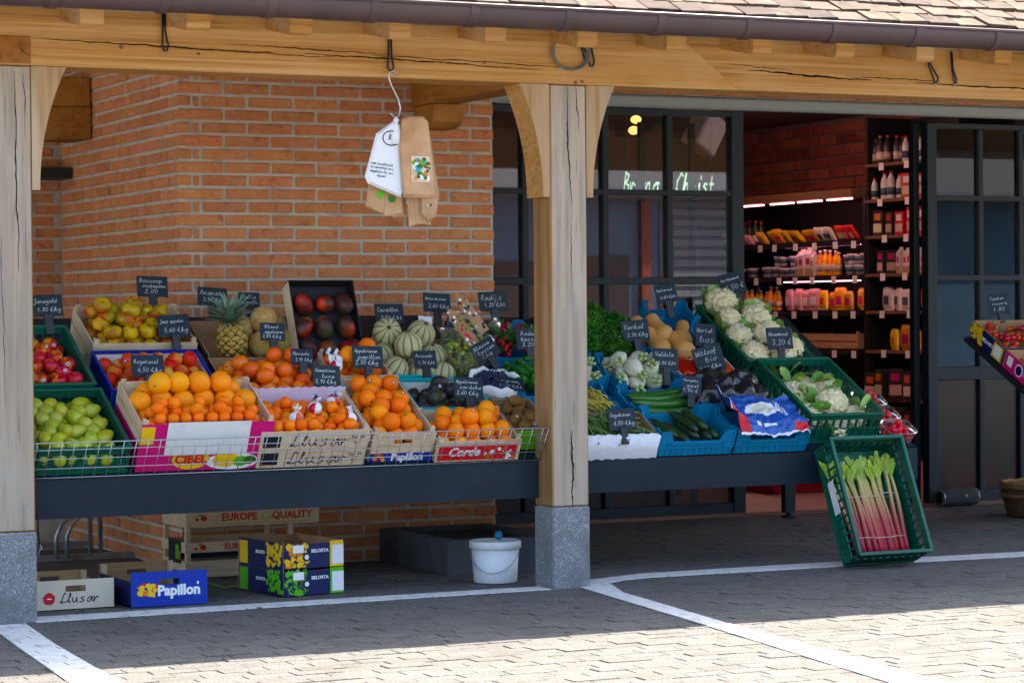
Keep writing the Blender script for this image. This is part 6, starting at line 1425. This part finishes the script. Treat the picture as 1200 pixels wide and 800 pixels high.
# chiller contents
row(PK['pack_yellow'], 'snack_bag', 'yellow bag of salad leaning on the top chiller shelf', 'bag', 'yellow bags in the chiller', 1.83, 8.35, 9.2, .12, .0, .02, .8, -.7)
row(PK['pack_pink'], 'snack_bag', 'pale pack leaning on the top chiller shelf', 'bag', 'pale packs in the chiller', 1.83, 9.2, 9.8, .13, .0, .02, .8, -.7); row(PK['carton_a'], 'snack_bag', 'white wrapped pack leaning on the top chiller shelf beside the yellow bags', 'bag', 'white packs in the chiller', 1.83, 8.05, 8.3, .1, .0, .02, .8, -.6)
row(PK['carton_red'], 'snack_bag', 'clear bag of red peppers on the top chiller shelf', 'bag', 'bagged peppers in the chiller', 1.83, 7.72, 8.0, .11, -.0, .01, .8, -.5)
row(TUB, 'tub', 'white yogurt tub lit pink on the chiller shelf', 'tub', 'yogurt tubs in the chiller', 1.535, 7.7, 8.0, .11); row(TUB, 'tub', 'white yogurt tub stacked on another in the chiller', 'tub', 'stacked yogurt tubs', 1.63, 7.7, 8.0, .11)
row(JUI, 'bottle', 'orange juice bottle lit pink on the chiller shelf', 'bottle', 'juice bottles in the chiller', 1.535, 8.08, 8.42, .08, scale=1.1); row(CAR, 'drink_carton', 'milk carton lit pink on the chiller shelf', 'carton', 'milk cartons in the chiller', 1.535, 8.48, 8.72, .08, scale=1.15)
row(TUB, 'tub', 'low tub lit pink at the chiller shelf end', 'tub', 'low tubs in the chiller', 1.535, 8.8, 9.8, .11); row(TUB, 'tub', 'low tub stacked at the chiller shelf end', 'tub', 'low stacked tubs', 1.63, 8.8, 9.15, .11)
row(PK['pack_yellow'], 'snack_bag', 'yellow packed bag on the middle chiller shelf', 'bag', 'yellow bags on the middle shelf', 1.235, 7.75, 8.4, .17); row(PK['pack_pink'], 'snack_bag', 'pink packed bag on the middle chiller shelf', 'bag', 'pink bags on the middle shelf', 1.235, 8.45, 9.0, .17); row(JUI, 'bottle', 'small orange bottle on the middle chiller shelf', 'bottle', 'small bottles in the chiller', 1.235, 9.05, 9.85, .09)
fl_ = wood_box('long wooden fruit tray on the low chiller shelf', T(SX+.18, 8.2, .92), .4, 1.0, .13, 'poplar_dark', group='trays in the chiller')
row(GLS, 'bottle', 'dark glass bottle on the top chiller shelf end', 'bottle', 'glass bottles in the chiller', 1.83, 9.5, 9.85, .09, .15)
# ceiling fittings
for x_, y_, z_ in ((3.73, 6.0, 2.66), (3.71, 6.0, 2.58)):
    lp = thing('pendant_lamp', 'small warm round lamp glowing under the shop ceiling', 'lamp', T(x_, y_, z_), 'warm shop lamps'); MB().lathe(sph(.04, .8, 12, 8), 14).obj('globe', 'warm_lamp', lp); MB().tube([(0, 0, .03), (0, 0, 2.95-z_)], .004, 5).obj('cord', 'cable', lp)
for k_, (x_, y_) in enumerate(((4.6, 6.4), (5.4, 5.2), (5.6, 8.2))):  # out-of-view lamps, added to brighten the shop room
    cl_ = thing('fill_lamp', 'unseen fill lamp added flush under the shop ceiling', 'lamp', T(x_, y_, 2.95), 'added fill lamps on the shop ceiling'); MB().lathe([(.07, 0), (.07, -.03), (.06, -.035)], 16).obj('housing', 'white_plastic', cl_); MB().lathe([(.055, -.034), (.05, -.045), (.001, -.05)], 16).obj('bulb', 'white_lamp', cl_)
sl1 = thing('ceiling_spot', 'ceiling spot with a lit bulb above the chiller', 'lamp', T(5.1, 7.0, 2.95)); MB().lathe([(.05, 0), (.05, -.02), (.001, -.021)], 14).obj('plate', 'white_plastic', sl1); MB().lathe([(.03, -.02), (.04, -.1), (.001, -.1)], 12, 0, RY(R(-35))).obj('bulb', 'white_lamp', sl1)
for x_ in (-.12, .12): MB().tube([(0, 0, -.02), (x_, 0, -.05)], .01, 6).obj('arm', 'zinc', sl1)
cu = thing('loudspeaker', 'white box loudspeaker tilted under the shop ceiling behind the glazing', 'speaker', T(4.31, 6.0, 2.58) @ RY(R(28)) @ RZ(R(20))); MB().cbox(-.12, .12, -.09, .09, -.14, .14, .015).obj('cabinet', 'tub', cu); MB().tube([(0, 0, .13), (-.1, 0, .34)], .015, 6).obj('bracket', 'black_metal', cu)
# neon name behind the glazing
nn_ = thing('neon_sign', 'glowing handwritten neon name hanging behind the window', 'neon sign', T(2.55, 3.42, 2.075)); hand(['Bruno & Christ'], .78, .23, nn_, T(0, 0, -.03) @ Matrix.Diagonal((.95, 1, 1.75, 1)), .0095, 'neon', 'neon_tube', .2, random.Random(1), False)
for x_ in (-.3, .3): MB().tube([(x_, .004, .1), (x_, .004, .87)], .002, 4).obj('wire', 'wire', nn_)
# counter and clutter behind the left glazing
cn = thing('shop_counter', 'dark shop counter behind the left glazing', 'counter', T(1.3, 4.6, .012)); MB().box(0, 2.0, 0, .6, 0, 1.0).obj('body', 'pack_dark', cn); MB().box(-.03, 2.03, -.03, .63, 1.0, 1.04).obj('top', 'oak_deep', cn)
bs = thing('wicker_basket', 'round wicker basket on the counter behind the glazing', 'basket', T(2.75, 4.8, 1.053)); b = MB()
for k in range(9): b.tube([((.16+.008*k+.004*(1 if (a+k) % 2 else -1))*math.cos(a*.2094), (.16+.008*k+.004*(1 if (a+k) % 2 else -1))*math.sin(a*.2094), .01+k*.018) for a in range(30)], .009, 5, 0, None, True)
stuff(b.obj('weave', 'wicker', bs)); MB().lathe([(.15, 0), (.15, .01), (.001, .011)], 16).obj('base', 'wicker', bs)
